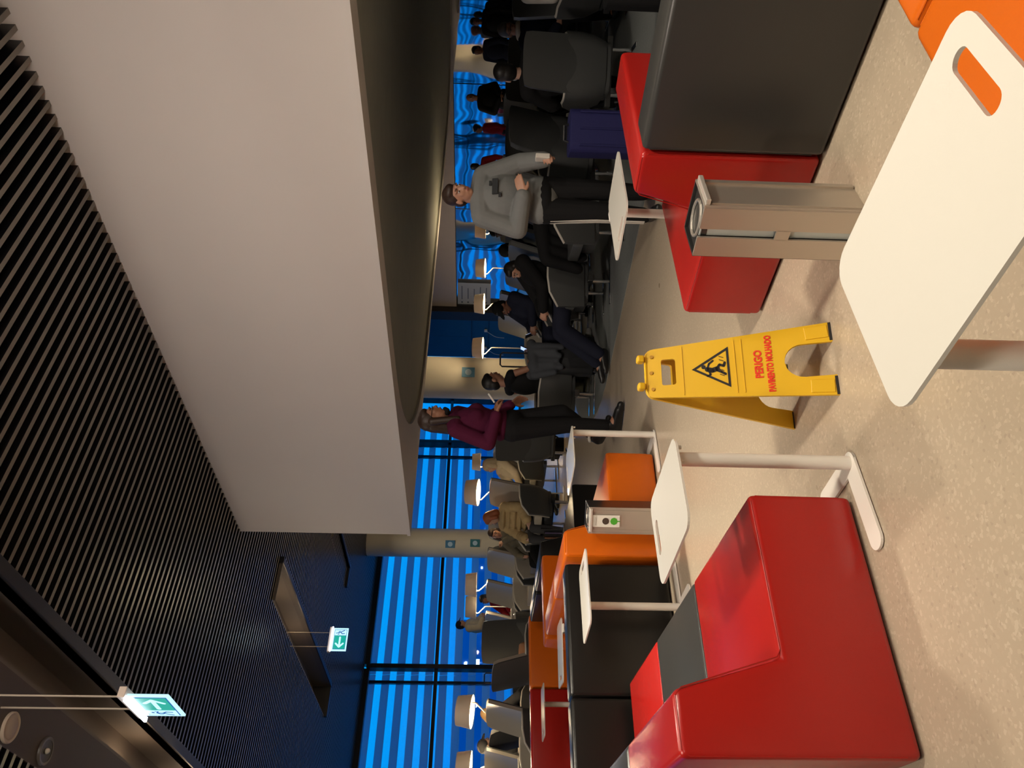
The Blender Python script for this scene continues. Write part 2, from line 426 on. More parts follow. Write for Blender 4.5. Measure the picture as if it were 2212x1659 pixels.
mst = thing('lamp_mast', 'lamp mast with white light outside the left windows', 'lamp', (16.2, 43, -3.5))
bm = B(); cyl(bm, (0, 0, 0), (0, 0, 4.6), .05); obj('mast', bm, M_FAR, mst)
bm = B(); box(bm, (0, -.1, 4.7), (.25, .2, .2)); obj('lamp_head', bm, M_FARL, mst)
# ================================================================== MODULAR SOFAS
# local frame: backrest plane at x = 0, seat front at x = .77, width along y (0 .. w)
def sofa(mname, m, loc, rz, label, w=.75, group=None):
    t = thing('sofa_module', label, 'sofa', loc, rz, group)
    prof = [(0, .008), (.768, .008), (.77, .338), (.258, .338), (.172, .652), (0, .652)]
    T = Matrix(((1, 0, 0, 0), (0, 0, 1, 0), (0, 1, 0, 0), (0, 0, 0, 1)))   # (x,y)->(x,z), extrude along y
    bm = B(); prism(bm, prof, .003, w - .003, T, bev=.020, seg=4); obj('upholstery', bm, m, t, smooth=50)
    bm = B(); box(bm, (.385, w / 2, .0055), (.68, w - .10, .011)); obj('plinth', bm, M_PLINTH, t)
    for yy in (.0085, w - .0085):
        bm = B()
        pts = [(.006, yy, .05), (.006, yy, .625), (.022, yy, .6455), (.157, yy, .6455), (.1775, yy, .627), (.262, yy, .345), (.282, yy, .3325), (.745, yy, .3315), (.7635, yy, .315), (.7615, yy, .05)]
        tube(bm, pts, .0022, 6); obj('piping', bm, m, t)
    return t
R = math.radians
a = R(-5.0)
ux, uy = Vector((math.cos(a), math.sin(a), 0)), Vector((-math.sin(a), math.cos(a), 0))
o0 = Vector((.556, 2.112, 0))
sofa('r', M_RED, o0, a, 'near red leather sofa block seen end-on in the left foreground')
sofa('d', M_DGR, o0 + uy * .755, a, 'charcoal sofa block between the near red one and the next red one', .74)
sofa('r', M_RED, o0 + uy * 1.50, a, 'red sofa block behind the charcoal seat, only its bright seat showing', .76)
# right group: red end-on, charcoal back to the camera
sofa('r', M_RED, (3.13, 1.505, 0), R(90), 'red leather sofa block behind the near steel bin', .76)
sofa('d', M_DGR, (2.37, .745, 0), 0, 'charcoal sofa block with its back to the camera at the right', .752)
sofa('d', M_DGR, (2.37, -.012, 0), 0, 'charcoal sofa block cut off by the right picture edge', .752)
# orange seats right below the camera, facing +y
do = Vector((-math.cos(R(5.3)), math.sin(R(5.3)), 0)); no = Vector((-do.y, do.x, 0)); no = no if no.y > 0 else -no
ao = math.atan2(no.y, no.x)
oo = Vector((1.545, .686, 0)) - no * .77
sofa('o', M_ORG, oo - do * .752, ao, 'orange sofa block at the lower right corner, cut by the picture edge', .745)
sofa('o', M_ORG, oo, ao, 'orange sofa block under the near white table', .745)
# middle left group
dirb = Vector((-math.cos(R(4)), math.sin(R(4)), 0)); ang = math.atan2(dirb.y, dirb.x)
b0 = Vector((2.285, 4.375, 0))
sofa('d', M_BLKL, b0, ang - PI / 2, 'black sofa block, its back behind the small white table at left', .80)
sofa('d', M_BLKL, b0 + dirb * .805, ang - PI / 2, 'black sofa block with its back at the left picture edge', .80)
sofa('o', M_ORG, (2.33, 4.36, 0), R(-4), 'orange sofa block end-on behind the far steel bin', .75)
sofa('o', M_ORG, (2.388, 5.115, 0), R(-4), 'orange sofa block with its back lit pale, behind the black ones', .78)
sofa('o', M_ORG, (3.20, 5.98, 0), R(92), 'orange sofa block, its dark back in front of glossy black ones', .76)
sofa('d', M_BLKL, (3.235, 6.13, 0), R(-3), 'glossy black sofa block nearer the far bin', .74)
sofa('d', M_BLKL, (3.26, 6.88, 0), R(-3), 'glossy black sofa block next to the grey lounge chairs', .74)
sofa('o', M_ORG, (3.46, 7.80, 0), R(90), 'orange sofa block, dark back in the far row', .76)
sofa('r', M_RED, (2.69, 7.80, 0), R(90), 'red sofa block at the left edge of the far row', .76)
sofa('r', M_RED, (1.92, 7.81, 0), R(90), 'red sofa block cut by the left picture edge in the far row', .76)

# ================================================================== SIDE TABLES
# local: pole at origin, top reaches from there along +x (short side centred) ; long side along x
def side_table(loc, rz, label, top=(.43, .325), off=(.165, 0.0), h=.585, bars=((PI, .30), (PI / 2, .26)), slot_end=1, slot_dy=0.0):
    t = thing('side_table', label, 'table', loc, rz, 'white side tables')
    L, W = top
    bm = B()
    outer = rrect(L, W, .045, 6, off[0], off[1])
    inner = rrect(.034, W * .40, .016, 5, off[0] + slot_end * (L / 2 - .052), off[1] + slot_dy)
    plate_hole(bm, outer, inner, h - .007, h); obj('table_top', bm, M_WHITE, t)
    bm = B(); box(bm, (0.0, 0, h - .012), (.06, .075, .010), bev=.002)
    for sx in (-.022, .022):
        for sy in (-.03, .03): cyl(bm, (sx, sy, h - .032), (sx, sy, h - .02), .006, n=10)
    obj('bracket', bm, M_WMET, t)
    bm = B(); cyl(bm, (0, 0, .008), (0, 0, h - .02), .0225, n=28); obj('pole', bm, M_WMET, t, smooth=40)
    bm = B()
    for q_, (ang_, ln) in enumerate(bars):
        Tm = Matrix.Rotation(ang_, 4, 'Z')
        prism(bm, rrect(ln + .07, .07, .034, 6, ln / 2, 0), 0.004 - .001 * q_, .012 - .001 * q_, Tm)
    o = obj('base_bar', bm, M_WMET, t)
    return t
side_table((.765, .80, 0), R(-90), 'large white side table top closest to the camera', (.45, .33), (.175, .08), bars=((0, .3), (PI / 2, .26)), slot_dy=.055)
side_table((1.405, 1.985, 0), R(90), 'white side table beside the near red sofa block', (.42, .32), (.135, .115), bars=((PI / 2, .27), (0, .22)))
side_table((1.93, 4.215, 0), R(0), 'white side table in front of the black sofa back', (.45, .34), (-.0, -.13), bars=((0, .30), (-PI / 2, .22)), slot_end=1)
side_table((3.185, 4.215, 0), R(90), 'white side table beside the front orange sofa block', (.42, .33), (.125, .15), bars=((PI / 2, .27), (0, .22)))
side_table((3.16, 2.345, 0), R(180), 'white side table above the red sofa seat at right', (.45, .33), (.185, .175), bars=((PI / 2, .26), (0, .22)))
side_table((2.27, 5.35, 0), R(170), 'white side table lit blue behind the black sofa back', (.45, .33), (.14, -.15), bars=((0, .22), (-PI / 2, .22)))
side_table((2.38, 7.32, 0), R(175), 'white side table in front of the far red sofa', (.45, .33), (.10, .14), bars=((0, .22), (PI / 2, .22)), slot_end=1)
# ================================================================== STEEL BINS
def steel_bin(loc, rz, label, sticker):
    # local: corner edge nearest the camera at origin, face A along +y, face B along +x
    t = thing('recycling_bin', label, 'bin', loc, rz)
    A, Bw, h = .178, .16, .515
    bm = B()
    box(bm, (Bw / 2 + .008, A / 2, h / 2 - .005), (Bw - .028, A - .012, h - .01)); obj('liner', bm, M_DSTEEL, t)
    bm = B()                                                   # face A: frame round two tall slots
    th = .008
    box(bm, (0, A * .21, h / 2), (th, A * .42, h)); box(bm, (0, A * .80, h / 2), (th, A * .40, h))
    box(bm, (0, A * .51, h * .475), (th, A * .20, .045)); box(bm, (0, A * .51, h * .01), (th, A * .2, h * .03))
    obj('slotted_face', bm, M_STEEL, t)
    bm = B()
    for z0, z1 in ((.03, .445), (.515, .985)): box(bm, (.014, A * .51, h * (z0 + z1) / 2), (.004, A * .2, h * (z1 - z0)))
    obj('slot_back', bm, mat('slot_steel_lit_blue', (.62, .68, .68), .45, .3), t)  # bluish light inside the slots is put into this pale colour
    bm = B(); box(bm, (Bw / 2 + .004, -.0, h / 2), (Bw, .008, h), bev=.002)
    box(bm, (Bw * .12, -.006, h / 2 - .01), (.012, .008, h - .03)); box(bm, (Bw * .88, -.006, h / 2 - .01), (.012, .008, h - .03))
    obj('door_panel', bm, M_STEEL, t)
    bm = B(); box(bm, (Bw / 2 + .004, -.012, h - .012), (Bw * .92, .022, .016), bev=.003); obj('door_lip', bm, mat('bin_lip', (.8, .76, .7), .25, .6), t)
    bm = B(); box(bm, (Bw, A / 2, h / 2), (.008, A, h)); box(bm, (Bw / 2, A, h / 2), (Bw, .008, h)); obj('rear_panel', bm, M_DSTEEL, t)
    bm = B()                                                   # sunk lid with a round bin mouth
    prism(bm, rrect(Bw - .02, A - .02, .02, 4, Bw / 2, A / 2), h - .03, h - .012)
    obj('lid', bm, M_DSTEEL, t)
    bm = B(); tube(bm, [(Bw / 2 + .05 * math.cos(2 * PI * k / 20), A / 2 + .06 * math.sin(2 * PI * k / 20), h - .008) for k in range(20)], .006, 8, closed=True); obj('mouth_ring', bm, M_STEEL, t)
    bm = B(); cyl(bm, (Bw + .02, A * .5, .006), (Bw + .02, A * .5, .03), .022, n=16); cyl(bm, (Bw + .02, A * .5, .03), (Bw + .005, A * .5, .05), .006, n=8); obj('castor', bm, M_CHROME, t)
    if sticker:
        st = B(); box(st, (Bw * .5, -.0125, h * .80), (.075, .003, .175)); s = obj('sticker', st, M_WHITE, t)
        d = B(); cyl(d, (Bw * .5, -.0140, h * .80), (Bw * .5, -.0155, h * .80), .021, n=20); obj('dark_emblem', d, mat('emblem_brown', (.05, .03, .02), .6), s)
        d = B(); box(d, (Bw * .5, -.0145, h * .92), (.05, .002, .008)); obj('top_bar', d, mat('emblem_grey', (.5, .47, .42), .6), s)
        d = B(); cyl(d, (Bw * .5, -.0140, h * .70), (Bw * .5, -.0158, h * .70), .023, n=8); box(d, (Bw * .5, -.0147, h * .655), (.006, .002, .03)); obj('green_tree_emblem', d, mat('emblem_green', (.06, .32, .02), .6), s)
    return t
steel_bin((1.963, 1.428, 0), R(4), 'steel recycling bin with two slots in front of the red sofa', False)
steel_bin((2.409, 4.215, 0), R(-46) , 'steel recycling bin with a white sticker beside orange sofa', True)

# ================================================================== WET FLOOR SIGN
def text_mesh(body, size, m, parent, name, T, ext=.0006, bold=0.0):
    c = bpy.data.curves.new(name, 'FONT'); c.body = body; c.size = size; c.extrude = ext; c.offset = bold
    c.align_x = 'CENTER'; c.align_y = 'CENTER'; c.resolution_u = 3
    o = bpy.data.objects.new(name, c); COL.objects.link(o)
    dg = bpy.context.evaluated_depsgraph_get(); dg.update()
    me = bpy.data.meshes.new_from_object(o.evaluated_get(dg)); bpy.data.objects.remove(o)
    me.transform(T); me.materials.clear(); me.materials.append(m)
    q = bpy.data.objects.new(name, me); COL.objects.link(q); q.parent = parent
    return q
def limb(bm, pts, r, z=.0, n=8):
    """flat pictogram stroke in the xy plane"""
    P = [Vector((x, y, z)) for x, y in pts]
    for p, q in zip(P, P[1:]):
        d = (q - p).normalized(); nrm = Vector((-d.y, d.x, 0)) * r
        vs = [bm.verts.new(v) for v in (p - nrm, q - nrm, q + nrm, p + nrm)]; bm.faces.new(vs)
    for p in P:
        bmesh.ops.create_circle(bm, cap_ends=True, radius=r, segments=12, matrix=Matrix.Translation(p))
fl_, fr_ = Vector((1.673, 1.896, 0)), Vector((1.838, 1.842, 0))     # front feet
bl_, br_ = Vector((1.842, 2.345, 0)), Vector((2.0, 2.29, 0))
wd_ = .255
fmid = Vector((1.756, 1.869, 0)); ax_ = (Vector((1.845, 1.836, 0)) - Vector((1.665, 1.902, 0))).normalized(); ay_ = Vector((-ax_.y, ax_.x, 0))
sg = thing('wet_floor_sign', 'yellow folding wet floor warning sign standing open on the floor', 'sign', fmid + ay_ * .20, math.atan2(ax_.y, ax_.x))
lean = math.atan2(.200, .615)
def sign_panel(front):
    hgt = .64
    sgn = -1 if front else 1
    # panel local: x across, y up the panel, z outwards
    base = Vector((0, sgn * .20, 0)); upv = Vector((0, -sgn * math.sin(lean), math.cos(lean))); acr = Vector((-sgn * 1.0, 0, 0)) if not front else Vector((1, 0, 0))
    out = acr.cross(upv)
    T = Matrix(((acr.x, upv.x, out.x, base.x), (acr.y, upv.y, out.y, base.y), (acr.z, upv.z, out.z, base.z), (0, 0, 0, 1)))
    bw, tw = .265, .185
    outer = [(-bw / 2, .0), (-bw / 2 + .072, 0)]
    n = 12
    for k in range(n + 1):                                         # leg cut-out arch
        a_ = PI - PI * k / n
        outer.append((.060 * math.cos(a_), .10 + .062 * math.sin(a_)))
    outer += [(bw / 2 - .072, 0), (bw / 2, 0)]
    for k in range(6): a_ = k * PI / 2 / 5; outer.append((tw / 2 - .035 + .035 * math.cos(a_), hgt - .035 + .035 * math.sin(a_)))
    for k in range(6): a_ = PI / 2 + k * PI / 2 / 5; outer.append((-tw / 2 + .035 + .035 * math.cos(a_), hgt - .035 + .035 * math.sin(a_)))
    inner = rrect(.098, .050, .008, 3, 0, hgt - .085)
    bm = B(); plate_hole(bm, outer, inner, -.011, 0, T)
    p = obj('front_panel' if front else 'rear_panel', bm, M_YEL, sg)
    for yy in (.30, .325, .505):
        bm = B(); box(bm, T @ Vector((0, yy, .001)), (.18 + (.53 - yy) * .08, .003, .003), rot=T.to_3x3().to_4x4()); obj('ridge', bm, M_YEL, p)
    for sx in (-1, 1):
        bm = B(); box(bm, T @ Vector((sx * .098, .05, .0015)), (.045, .075, .004), rot=T.to_3x3().to_4x4() @ Matrix.Rotation(sx * .06, 4, 'Z'), bev=.0015); obj('foot_boss', bm, M_YEL, p)
    bm = B()
    for sx, sy in ((-.062, hgt - .028), (.062, hgt - .028), (0, hgt - .024)): cyl(bm, T @ Vector((sx, sy, 0)), T @ Vector((sx, sy, .004)), .0065, n=12)
    obj('stud', bm, mat('yellow_worn', (.45, .22, .01), .5), p)
    for sx in (-1, 1):
        bm = B(); box(bm, T @ Vector((sx * .098, .004, -.005)), (.066, .010, .013), rot=T.to_3x3().to_4x4()); obj('foot_pad', bm, M_BLK, p)
    return p, T
pf, TF = sign_panel(True); sign_panel(False)
bm = B()
for sx in (-.05, .055): box(bm, (sx, -.002, .622), (.026, .034, .026), bev=.006)
obj('hinge', bm, M_YEL, sg)
Z = .0012
bm = B()                                                            # black triangle frame
def tri(cx_, cy_, r_): return [(cx_ + r_ * math.cos(PI / 2 + k * 2 * PI / 3), cy_ + r_ * .98 * math.sin(PI / 2 + k * 2 * PI / 3)) for k in range(3)]
o_, i_ = tri(0, .388, .088), tri(0, .388, .072)
ov = [bm.verts.new(TF @ Vector((x, y, Z))) for x, y in o_]; iv = [bm.verts.new(TF @ Vector((x, y, Z))) for x, y in i_]
for k in range(3): bm.faces.new((ov[k], ov[(k + 1) % 3], iv[(k + 1) % 3], iv[k]))
obj('warning_triangle', bm, M_BLK, pf)
bm = B()                                                            # slipping figure
limb(bm, [(-.003, .409), (-.008, .392), (-.003, .374)], .0085, Z)
limb(bm, [(.000, .408), (.016, .402), (.026, .388)], .0033, Z); limb(bm, [(-.006, .405), (-.022, .398), (-.027, .409)], .0033, Z)
limb(bm, [(-.002, .376), (.010, .366), (.005, .352), (.016, .348)], .0045, Z); limb(bm, [(-.008, .376), (-.016, .360), (-.024, .348)], .0045, Z)
bmesh.ops.create_circle(bm, cap_ends=True, radius=.0075, segments=16, matrix=Matrix.Translation((.006, .421, Z)))
for x0 in (-.03, -.012, .022, .034): limb(bm, [(x0, .352), (x0 + .006, .366)], .0012, Z)
bmesh.ops.transform(bm, matrix=TF @ Matrix.Translation((0, .397, 0)) @ Matrix.Diagonal((1.06, 1.0, 1, 1)) @ Matrix.Translation((0, -.385, 0)), verts=bm.verts)
obj('slipping_figure', bm, M_BLK, pf)
S_ = Matrix.Diagonal((.80, 1, 1, 1))
text_mesh('PERIGO', .036, M_REDP, pf, 'lettering', TF @ Matrix.Translation((0, .247, Z)) @ Matrix.Diagonal((.84, 1, 1, 1)), bold=.0013)
text_mesh('PAVIMENTO MOLHADO', .030, M_REDP, pf, 'lettering', TF @ Matrix.Translation((0, .210, Z)) @ Matrix.Diagonal((.64, 1, 1, 1)), bold=.0013)

# ================================================================== EXIT SIGNS
M_EXG = mat('exit_green', (.02, .03, .03), .4, emit=(0.0, .42, .33), estr=1.0)
M_EXW = mat('exit_white', (.02, .03, .03), .4, emit=(.50, .84, 1.0), estr=1.25)
M_EXL = mat('exit_lamp', (1, 1, 1), .4, emit=(.75, .85, 1.0), estr=9.0)
M_EXB = mat('exit_blue', (.02, .03, .03), .4, emit=(0, .10, .45), estr=.8)
M_TAN = mat('sign_housing', (.55, .47, .40), .5)
def exit_sign(loc, rz, label, zrod, arrow, lamp):
    t = thing('exit_sign', label, 'sign', loc, rz)                   # local: face towards -y, width along x, top of housing at z = 0
    W, H = .36, .235
    bm = B(); box(bm, (0, .012, -.022), (W + .03, .062, .044), bev=.004); obj('housing', bm, M_TAN, t)
    bm = B(); box(bm, (0, -.026, -.050), (W + .02, .030, .016), bev=.003); obj('lamp_tube', bm, M_EXL, t)
    bm = B(); box(bm, (0, 0, -.05 - H / 2), (W, .012, H), bev=.002); p = obj('panel', bm, M_EXW, t)
    zc = -.055 - H / 2
    bm = B(); box(bm, (0, -.0075, zc), (W - .05, .002, H - .05)); obj('border', bm, M_EXB, p)
    s = arrow
    bm = B(); box(bm, (s * .045, -.0095, zc), (W - .155, .002, H - .062)); obj('green_field', bm, M_EXG, p)
    bm = B(); box(bm, (-s * .105, -.0095, zc), (.085, .002, H - .062)); obj('figure_field', bm, M_EXW, p)
    Tm = Matrix.Translation((0, -.0108, zc)) @ Matrix.Rotation(PI / 2, 4, 'X')
    bm = B(); limb(bm, [(s * -.03, 0), (s * .115, 0)], .014); limb(bm, [(s * .065, .055), (s * .118, 0), (s * .065, -.055)], .013)
    bmesh.ops.transform(bm, matrix=Tm, verts=bm.verts); obj('arrow', bm, M_EXW, p)
    bm = B(); f = -s * .105
    limb(bm, [(f, .035), (f - s * .006, .0), (f + s * .018, -.025), (f + s * .012, -.06)], .006); limb(bm, [(f - s * .006, 0), (f - s * .022, -.03), (f - s * .035, -.055)], .006)
    limb(bm, [(f, .035), (f + s * .022, .022), (f + s * .03, .038)], .0045); limb(bm, [(f, .035), (f - s * .02, .022), (f - s * .022, .002)], .0045)
    bmesh.ops.create_circle(bm, cap_ends=True, radius=.010, segments=14, matrix=Matrix.Translation((f + s * .006, .056, 0)))
    bmesh.ops.transform(bm, matrix=Tm, verts=bm.verts); obj('running_figure', bm, M_EXB, p)
    for sx in (-.11, .11):
        bm = B(); cyl(bm, (sx, .012, 0), (sx, .012, zrod), .006, n=10); obj('rod', bm, mat('sign_rod', (.6, .52, .42), .35, .5), t)
    if lamp:
        point_lamp('exit_sign_lamp', Vector(loc) + Vector((0, -.15, -.06)), lamp, .03, (.6, .75, 1))
    return t
exit_sign((4.70, 11.60, 3.475), R(0), 'far green exit sign hanging on two rods by the lit trough', .72, -1, 0)
exit_sign((1.53, 4.80, 3.245), R(-90), 'near glowing exit sign hanging on two rods at the upper left', .80, 1, 0)

# ================================================================== FITTINGS IN THE FLAT CEILING STRIP
t = thing('ceiling_speaker', 'round pale ceiling speaker in the dark ceiling strip', 'speaker', (1.478, 5.08, ZC - .012))
bm = B(); lathe(bm, [(.0, -.004), (.062, -.004), (.07, 0), (.085, -.006), (.092, 0), (.092, .016)], 32); obj('grille', bm, mat('speaker_grille', (.42, .35, .27), .6), t, smooth=40)
t = thing('downlight', 'dark recessed round downlight at the left end of the ceiling strip', 'lamp', (1.481, 5.592, ZC - .012))
bm = B(); lathe(bm, [(.070, -.004), (.085, -.006), (.090, 0), (.090, .016)], 32); obj('ring', bm, mat('downlight_ring', (.09, .08, .07), .4), t, smooth=40)
bm = B(); lathe(bm, [(.0, .004), (.07, -.002)], 28); obj('reflector', bm, M_BLACKM, t)
bm = B(); bmesh.ops.create_icosphere(bm, subdivisions=2, radius=.02, matrix=Matrix.Translation((0, 0, -.004))); obj('bulb', bm, mat('downlight_bulb', (.45, .42, .34), .3), t, smooth=True)
# lamps hidden in the two long troughs
for yy in (7.35, 8.9): point_lamp('trough_lamp', (1.80, yy, ZC + .12), 3.5, .03, (1, .72, .48))
for yy in (11.0, 12.35): point_lamp('trough_lamp', (4.74, yy, ZC + .10), 4, .03, (1, .74, .5))

# notice sheet on the steel wall
yn0, yn1 = 14.35, 15.1
nb = thing('notice_sheet', 'white printed notice sheet fixed on the polished steel wall', 'notice', (15.93, 14.75, 1.55))
bm = B(); box(bm, (0, 0, 0), (.01, .80, .92)); obj('sheet', bm, mat('notice_paper', (.42, .42, .42), .7), nb)
bm = B()
for k in range(5): box(bm, (-.007, -.04 + .03 * (k % 2), .34 - .17 * k), (.003, .5 - .1 * (k % 3), .022)); box(bm, (-.007, .32, .34 - .17 * k), (.003, .05, .05))
obj('print_line', bm, mat('notice_ink', (.10, .11, .14), .7), nb)
# two power plugs with cords on the blue wall panels
for yy, ll in ((16.2, 'white power plug with a hanging cord on the blue wall, nearer the dark post'), (16.95, 'white power plug with a hanging cord on the blue wall, nearer the lit column')):
    t = thing('power_plug', ll, 'plug', (15.925, yy, 1.20))
    bm = B(); box(bm, (0, 0, 0), (.05, .09, .09), bev=.012); obj('plug_body', bm, M_WHITE, t)
    bm = B(); tube(bm, bezier([(-.02, .02, -.04), (-.03, .10, -.14), (-.03, .22, -.30), (-.03, .26, -.55)], 6), .008, 6); obj('cord', bm, M_WHITE, t)
# small blue gate plates on the columns
def plate(nm, lab, loc, rz, col):
    t = thing('info_plate', lab, 'sign', loc, rz)
    bm = B(); box(bm, (0, 0, 0), (.01, .19, .24), bev=.003); obj('board', bm, mat(nm, col, .5), t)
    bm = B(); cyl(bm, (-.004, 0, 0), (-.008, 0, 0), .06, n=20); obj('emblem', bm, mat(nm + '_emblem', (.45, .62, .75), .5), t)
plate('plate_a', 'small blue plate on the far plaster column', Vector((9.66, 17.55, 1.95)) + Vector((-.651, -.759, 0)) * .362 + Vector((.759, -.651, 0)) * .05, R(49.4), (.06, .20, .34))
plate('plate_b', 'small blue plate on the lamp-lit column behind the maroon sweater', Vector((9.72, 11.2, 1.50)) + Vector((-.422, -.907, 0)) * .404, R(65), (.10, .28, .45))
plate('plate_c', 'small teal plate low on the far column above the chairs', Vector((9.66, 17.55, 1.33)) + Vector((-.45, -.88, 0)) * .375, R(60), (.02, .16, .20))
# ================================================================== LOUNGE CHAIRS
M_SHELL = mat('chair_shell', (.055, .057, .058), .5, bump=.08, bscale=300)
M_LIN = mat('chair_leather', (.36, .33, .28), .32, bump=.1, bscale=350, var=.05, spec=.5)
M_LIN2 = mat('chair_dark_leather', (.075, .078, .078), .42, bump=.1, bscale=350, var=.05)
M_RIM = mat('chair_rim', (.50, .47, .42), .35)
M_SHADE = mat('lamp_shade', (.74, .66, .56), .6)
_b = M_SHADE.node_tree.nodes['Principled BSDF']; _tl = M_SHADE.node_tree.nodes.new('ShaderNodeBsdfTranslucent'); _tl.inputs[0].default_value = (.75, .60, .45, 1)
_mx = M_SHADE.node_tree.nodes.new('ShaderNodeMixShader'); _mx.inputs[0].default_value = .06
M_SHADE.node_tree.links.new(_b.outputs[0], _mx.inputs[1]); M_SHADE.node_tree.links.new(_tl.outputs[0], _mx.inputs[2]); M_SHADE.node_tree.links.new(_mx.outputs[0], M_SHADE.node_tree.nodes['Material Output'].inputs['Surface'])
def solid_grid(bm, G0, G1):
    A = [[bm.verts.new(p) for p in row] for row in G0]; C = [[bm.verts.new(p) for p in row] for row in G1]
    n, k = len(A), len(A[0]); fs = []
    for i in range(n - 1):
        for j in range(k - 1):
            fs.append(bm.faces.new((A[i][j], A[i + 1][j], A[i + 1][j + 1], A[i][j + 1])))
            fs.append(bm.faces.new((C[i][j], C[i][j + 1], C[i + 1][j + 1], C[i + 1][j])))
    for i in range(n - 1):
        for j in (0, k - 1): fs.append(bm.faces.new((A[i][j], A[i + 1][j], C[i + 1][j], C[i][j])))
    for j in range(k - 1):
        for i in (0, n - 1): fs.append(bm.faces.new((A[i][j], A[i][j + 1], C[i][j + 1], C[i][j])))
    bmesh.ops.recalc_face_normals(bm, faces=fs)
def u_path(hw, xf_, xb, r, n=6):
    P = [(xf_, -hw), (xf_ * .5, -hw), (0, -hw)]
    for k in range(n + 1): a_ = -PI / 2 - k * PI / 2 / n; P.append((xb + r + r * math.cos(a_), -hw + r + r * math.sin(a_)))
    Q = [(x, -y) for x, y in P[::-1]]
    return P + Q
def chair_proto(lining, label):
    t = thing('lounge_chair', label, 'chair')
    N = len(u_path(.3, .3, -.3, .14))
    def rows(th):
        out = []
        for s, z in ((.80, .27), (.93, .38), (.985, .50), (1.0, .63)):
            P = u_path(.30 * s - th, .30 * (.6 + .4 * s), -.30 * s + th, .14)
            out.append([Vector((x, y, z - (.10 * (z > .6) if (i in (0, N - 1)) else .02 * (i in (1, N - 2)) * (z > .6)))) for i, (x, y) in enumerate(P)])
        return out
    bm = B(); solid_grid(bm, rows(0), rows(.022)); obj('shell', bm, M_SHELL, t, smooth=40)
    bm = B(); solid_grid(bm, rows(.023), rows(.040)); obj('lining', bm, lining, t, smooth=40)
    top = rows(.018)[-1]
    bm = B(); tube(bm, [p + Vector((0, 0, .004)) for p in top], .013, 8); obj('rim', bm, M_RIM, t, smooth=True)
    bm = B(); prism(bm, rrect(.45, .45, .1, 5, .0, 0), .225, .37, bev=.03); obj('seat_pan', bm, M_SHELL, t, smooth=40)
    bm = B(); prism(bm, rrect(.51, .49, .08, 5, .035, 0), .36, .455, bev=.022, seg=3); obj('seat', bm, lining, t, smooth=40)
    def back(off, th):
        G = []
        for i in range(9):
            s = i / 8; row = []
            hw = .255 * (1 - .10 * s) * (1 if s < .85 else 1 - .8 * (s - .85) ** 1.5)
            for j in range(9):
                q = -1 + 2 * j / 8
                x = -.215 - .17 * s + .045 * q * q - off
                z = .46 + .56 * s - .02 * (q ** 4) * (s > .95)
                row.append(Vector((x, q * hw, z)))
            G.append(row)
        return G
    bm = B(); solid_grid(bm, back(0, 0), back(.042, 0)); obj('backrest', bm, lining, t, smooth=40)
    bm = B(); solid_grid(bm, back(.043, 0), back(.058, 0)); obj('back_shell', bm, M_SHELL, t, smooth=40)
    bm = B(); box(bm, (0, 0, .215), (.07, .62, .05), bev=.004); obj('beam', bm, M_DSTEEL, t)
    for sy in (-.2, .2):
        bm = B(); cyl(bm, (0, sy, .012), (0, sy, .20), .019, n=16); obj('leg', bm, M_CHROME, t, smooth=40)
        bm = B(); box(bm, (0, sy, .008), (.46, .045, .016), bev=.004); obj('foot', bm, M_CHROME, t)
    return t
light_proto = dark_proto = None
def lounge(x, y, deg, label, dark=False, sc=1.0):
    global light_proto, dark_proto
    g = 'lounge chairs in the hall'
    if dark:
        if dark_proto is None: dark_proto = o = chair_proto(M_LIN2, label); o.location = (x, y, 0); o.rotation_euler = (0, 0, R(deg)); o['group'] = g
        else: o = dup(dark_proto, (x, y, 0), R(deg), label, g)
    else:
        if light_proto is None: light_proto = o = chair_proto(M_LIN, label); o.location = (x, y, 0); o.rotation_euler = (0, 0, R(deg)); o['group'] = g
        else: o = dup(light_proto, (x, y, 0), R(deg), label, g)
    o.scale = (sc, sc, sc)
    if x > 4.88 and y < 8.0: o.location.z = .0045
    return o
# far left row, facing the left windows
for (x_, y_), l_ in zip(((5.50, 9.10), (5.35, 9.80), (5.19, 10.50), (5.02, 11.20), (4.84, 11.95)), ('grey lounge chair with dark outer shell right of the woman in the fur coat', 'grey lounge chair holding the woman in the fur coat', 'grey lounge chair just left of the reclining woman', 'grey lounge chair in the far left row below two lamps', 'grey lounge chair below the person standing at the window')): lounge(x_, y_, 192, l_, False, 1.06)
lounge(6.35, 8.55, 40, 'dark backed lounge chair right of the fur coat chair')
lounge(6.85, 10.15, 180, 'pale lounge chair half hidden behind the maroon sweater')
lounge(6.25, 11.25, 12, 'grey lounge chair turned away behind the far left row', True)
lounge(4.05, 9.9, 62, 'dark lounge chair with its square back facing the camera', True, 1.12)
# near left row
lounge(2.55, 9.20, 195, 'grey lounge chair beside the large lit lamp at the left', False, 1.05)
lounge(2.27, 10.05, 195, 'grey lounge chair at the left picture edge', False, 1.05)
lounge(2.95, 10.70, 15, 'dark lounge chair under the grey-haired man in a cap', True)
lounge(3.14, 10.08, 15, 'dark lounge chair second from the large lit lamp', True)
lounge(3.52, 8.98, 20, 'dark lounge chair back to back with the near left row')
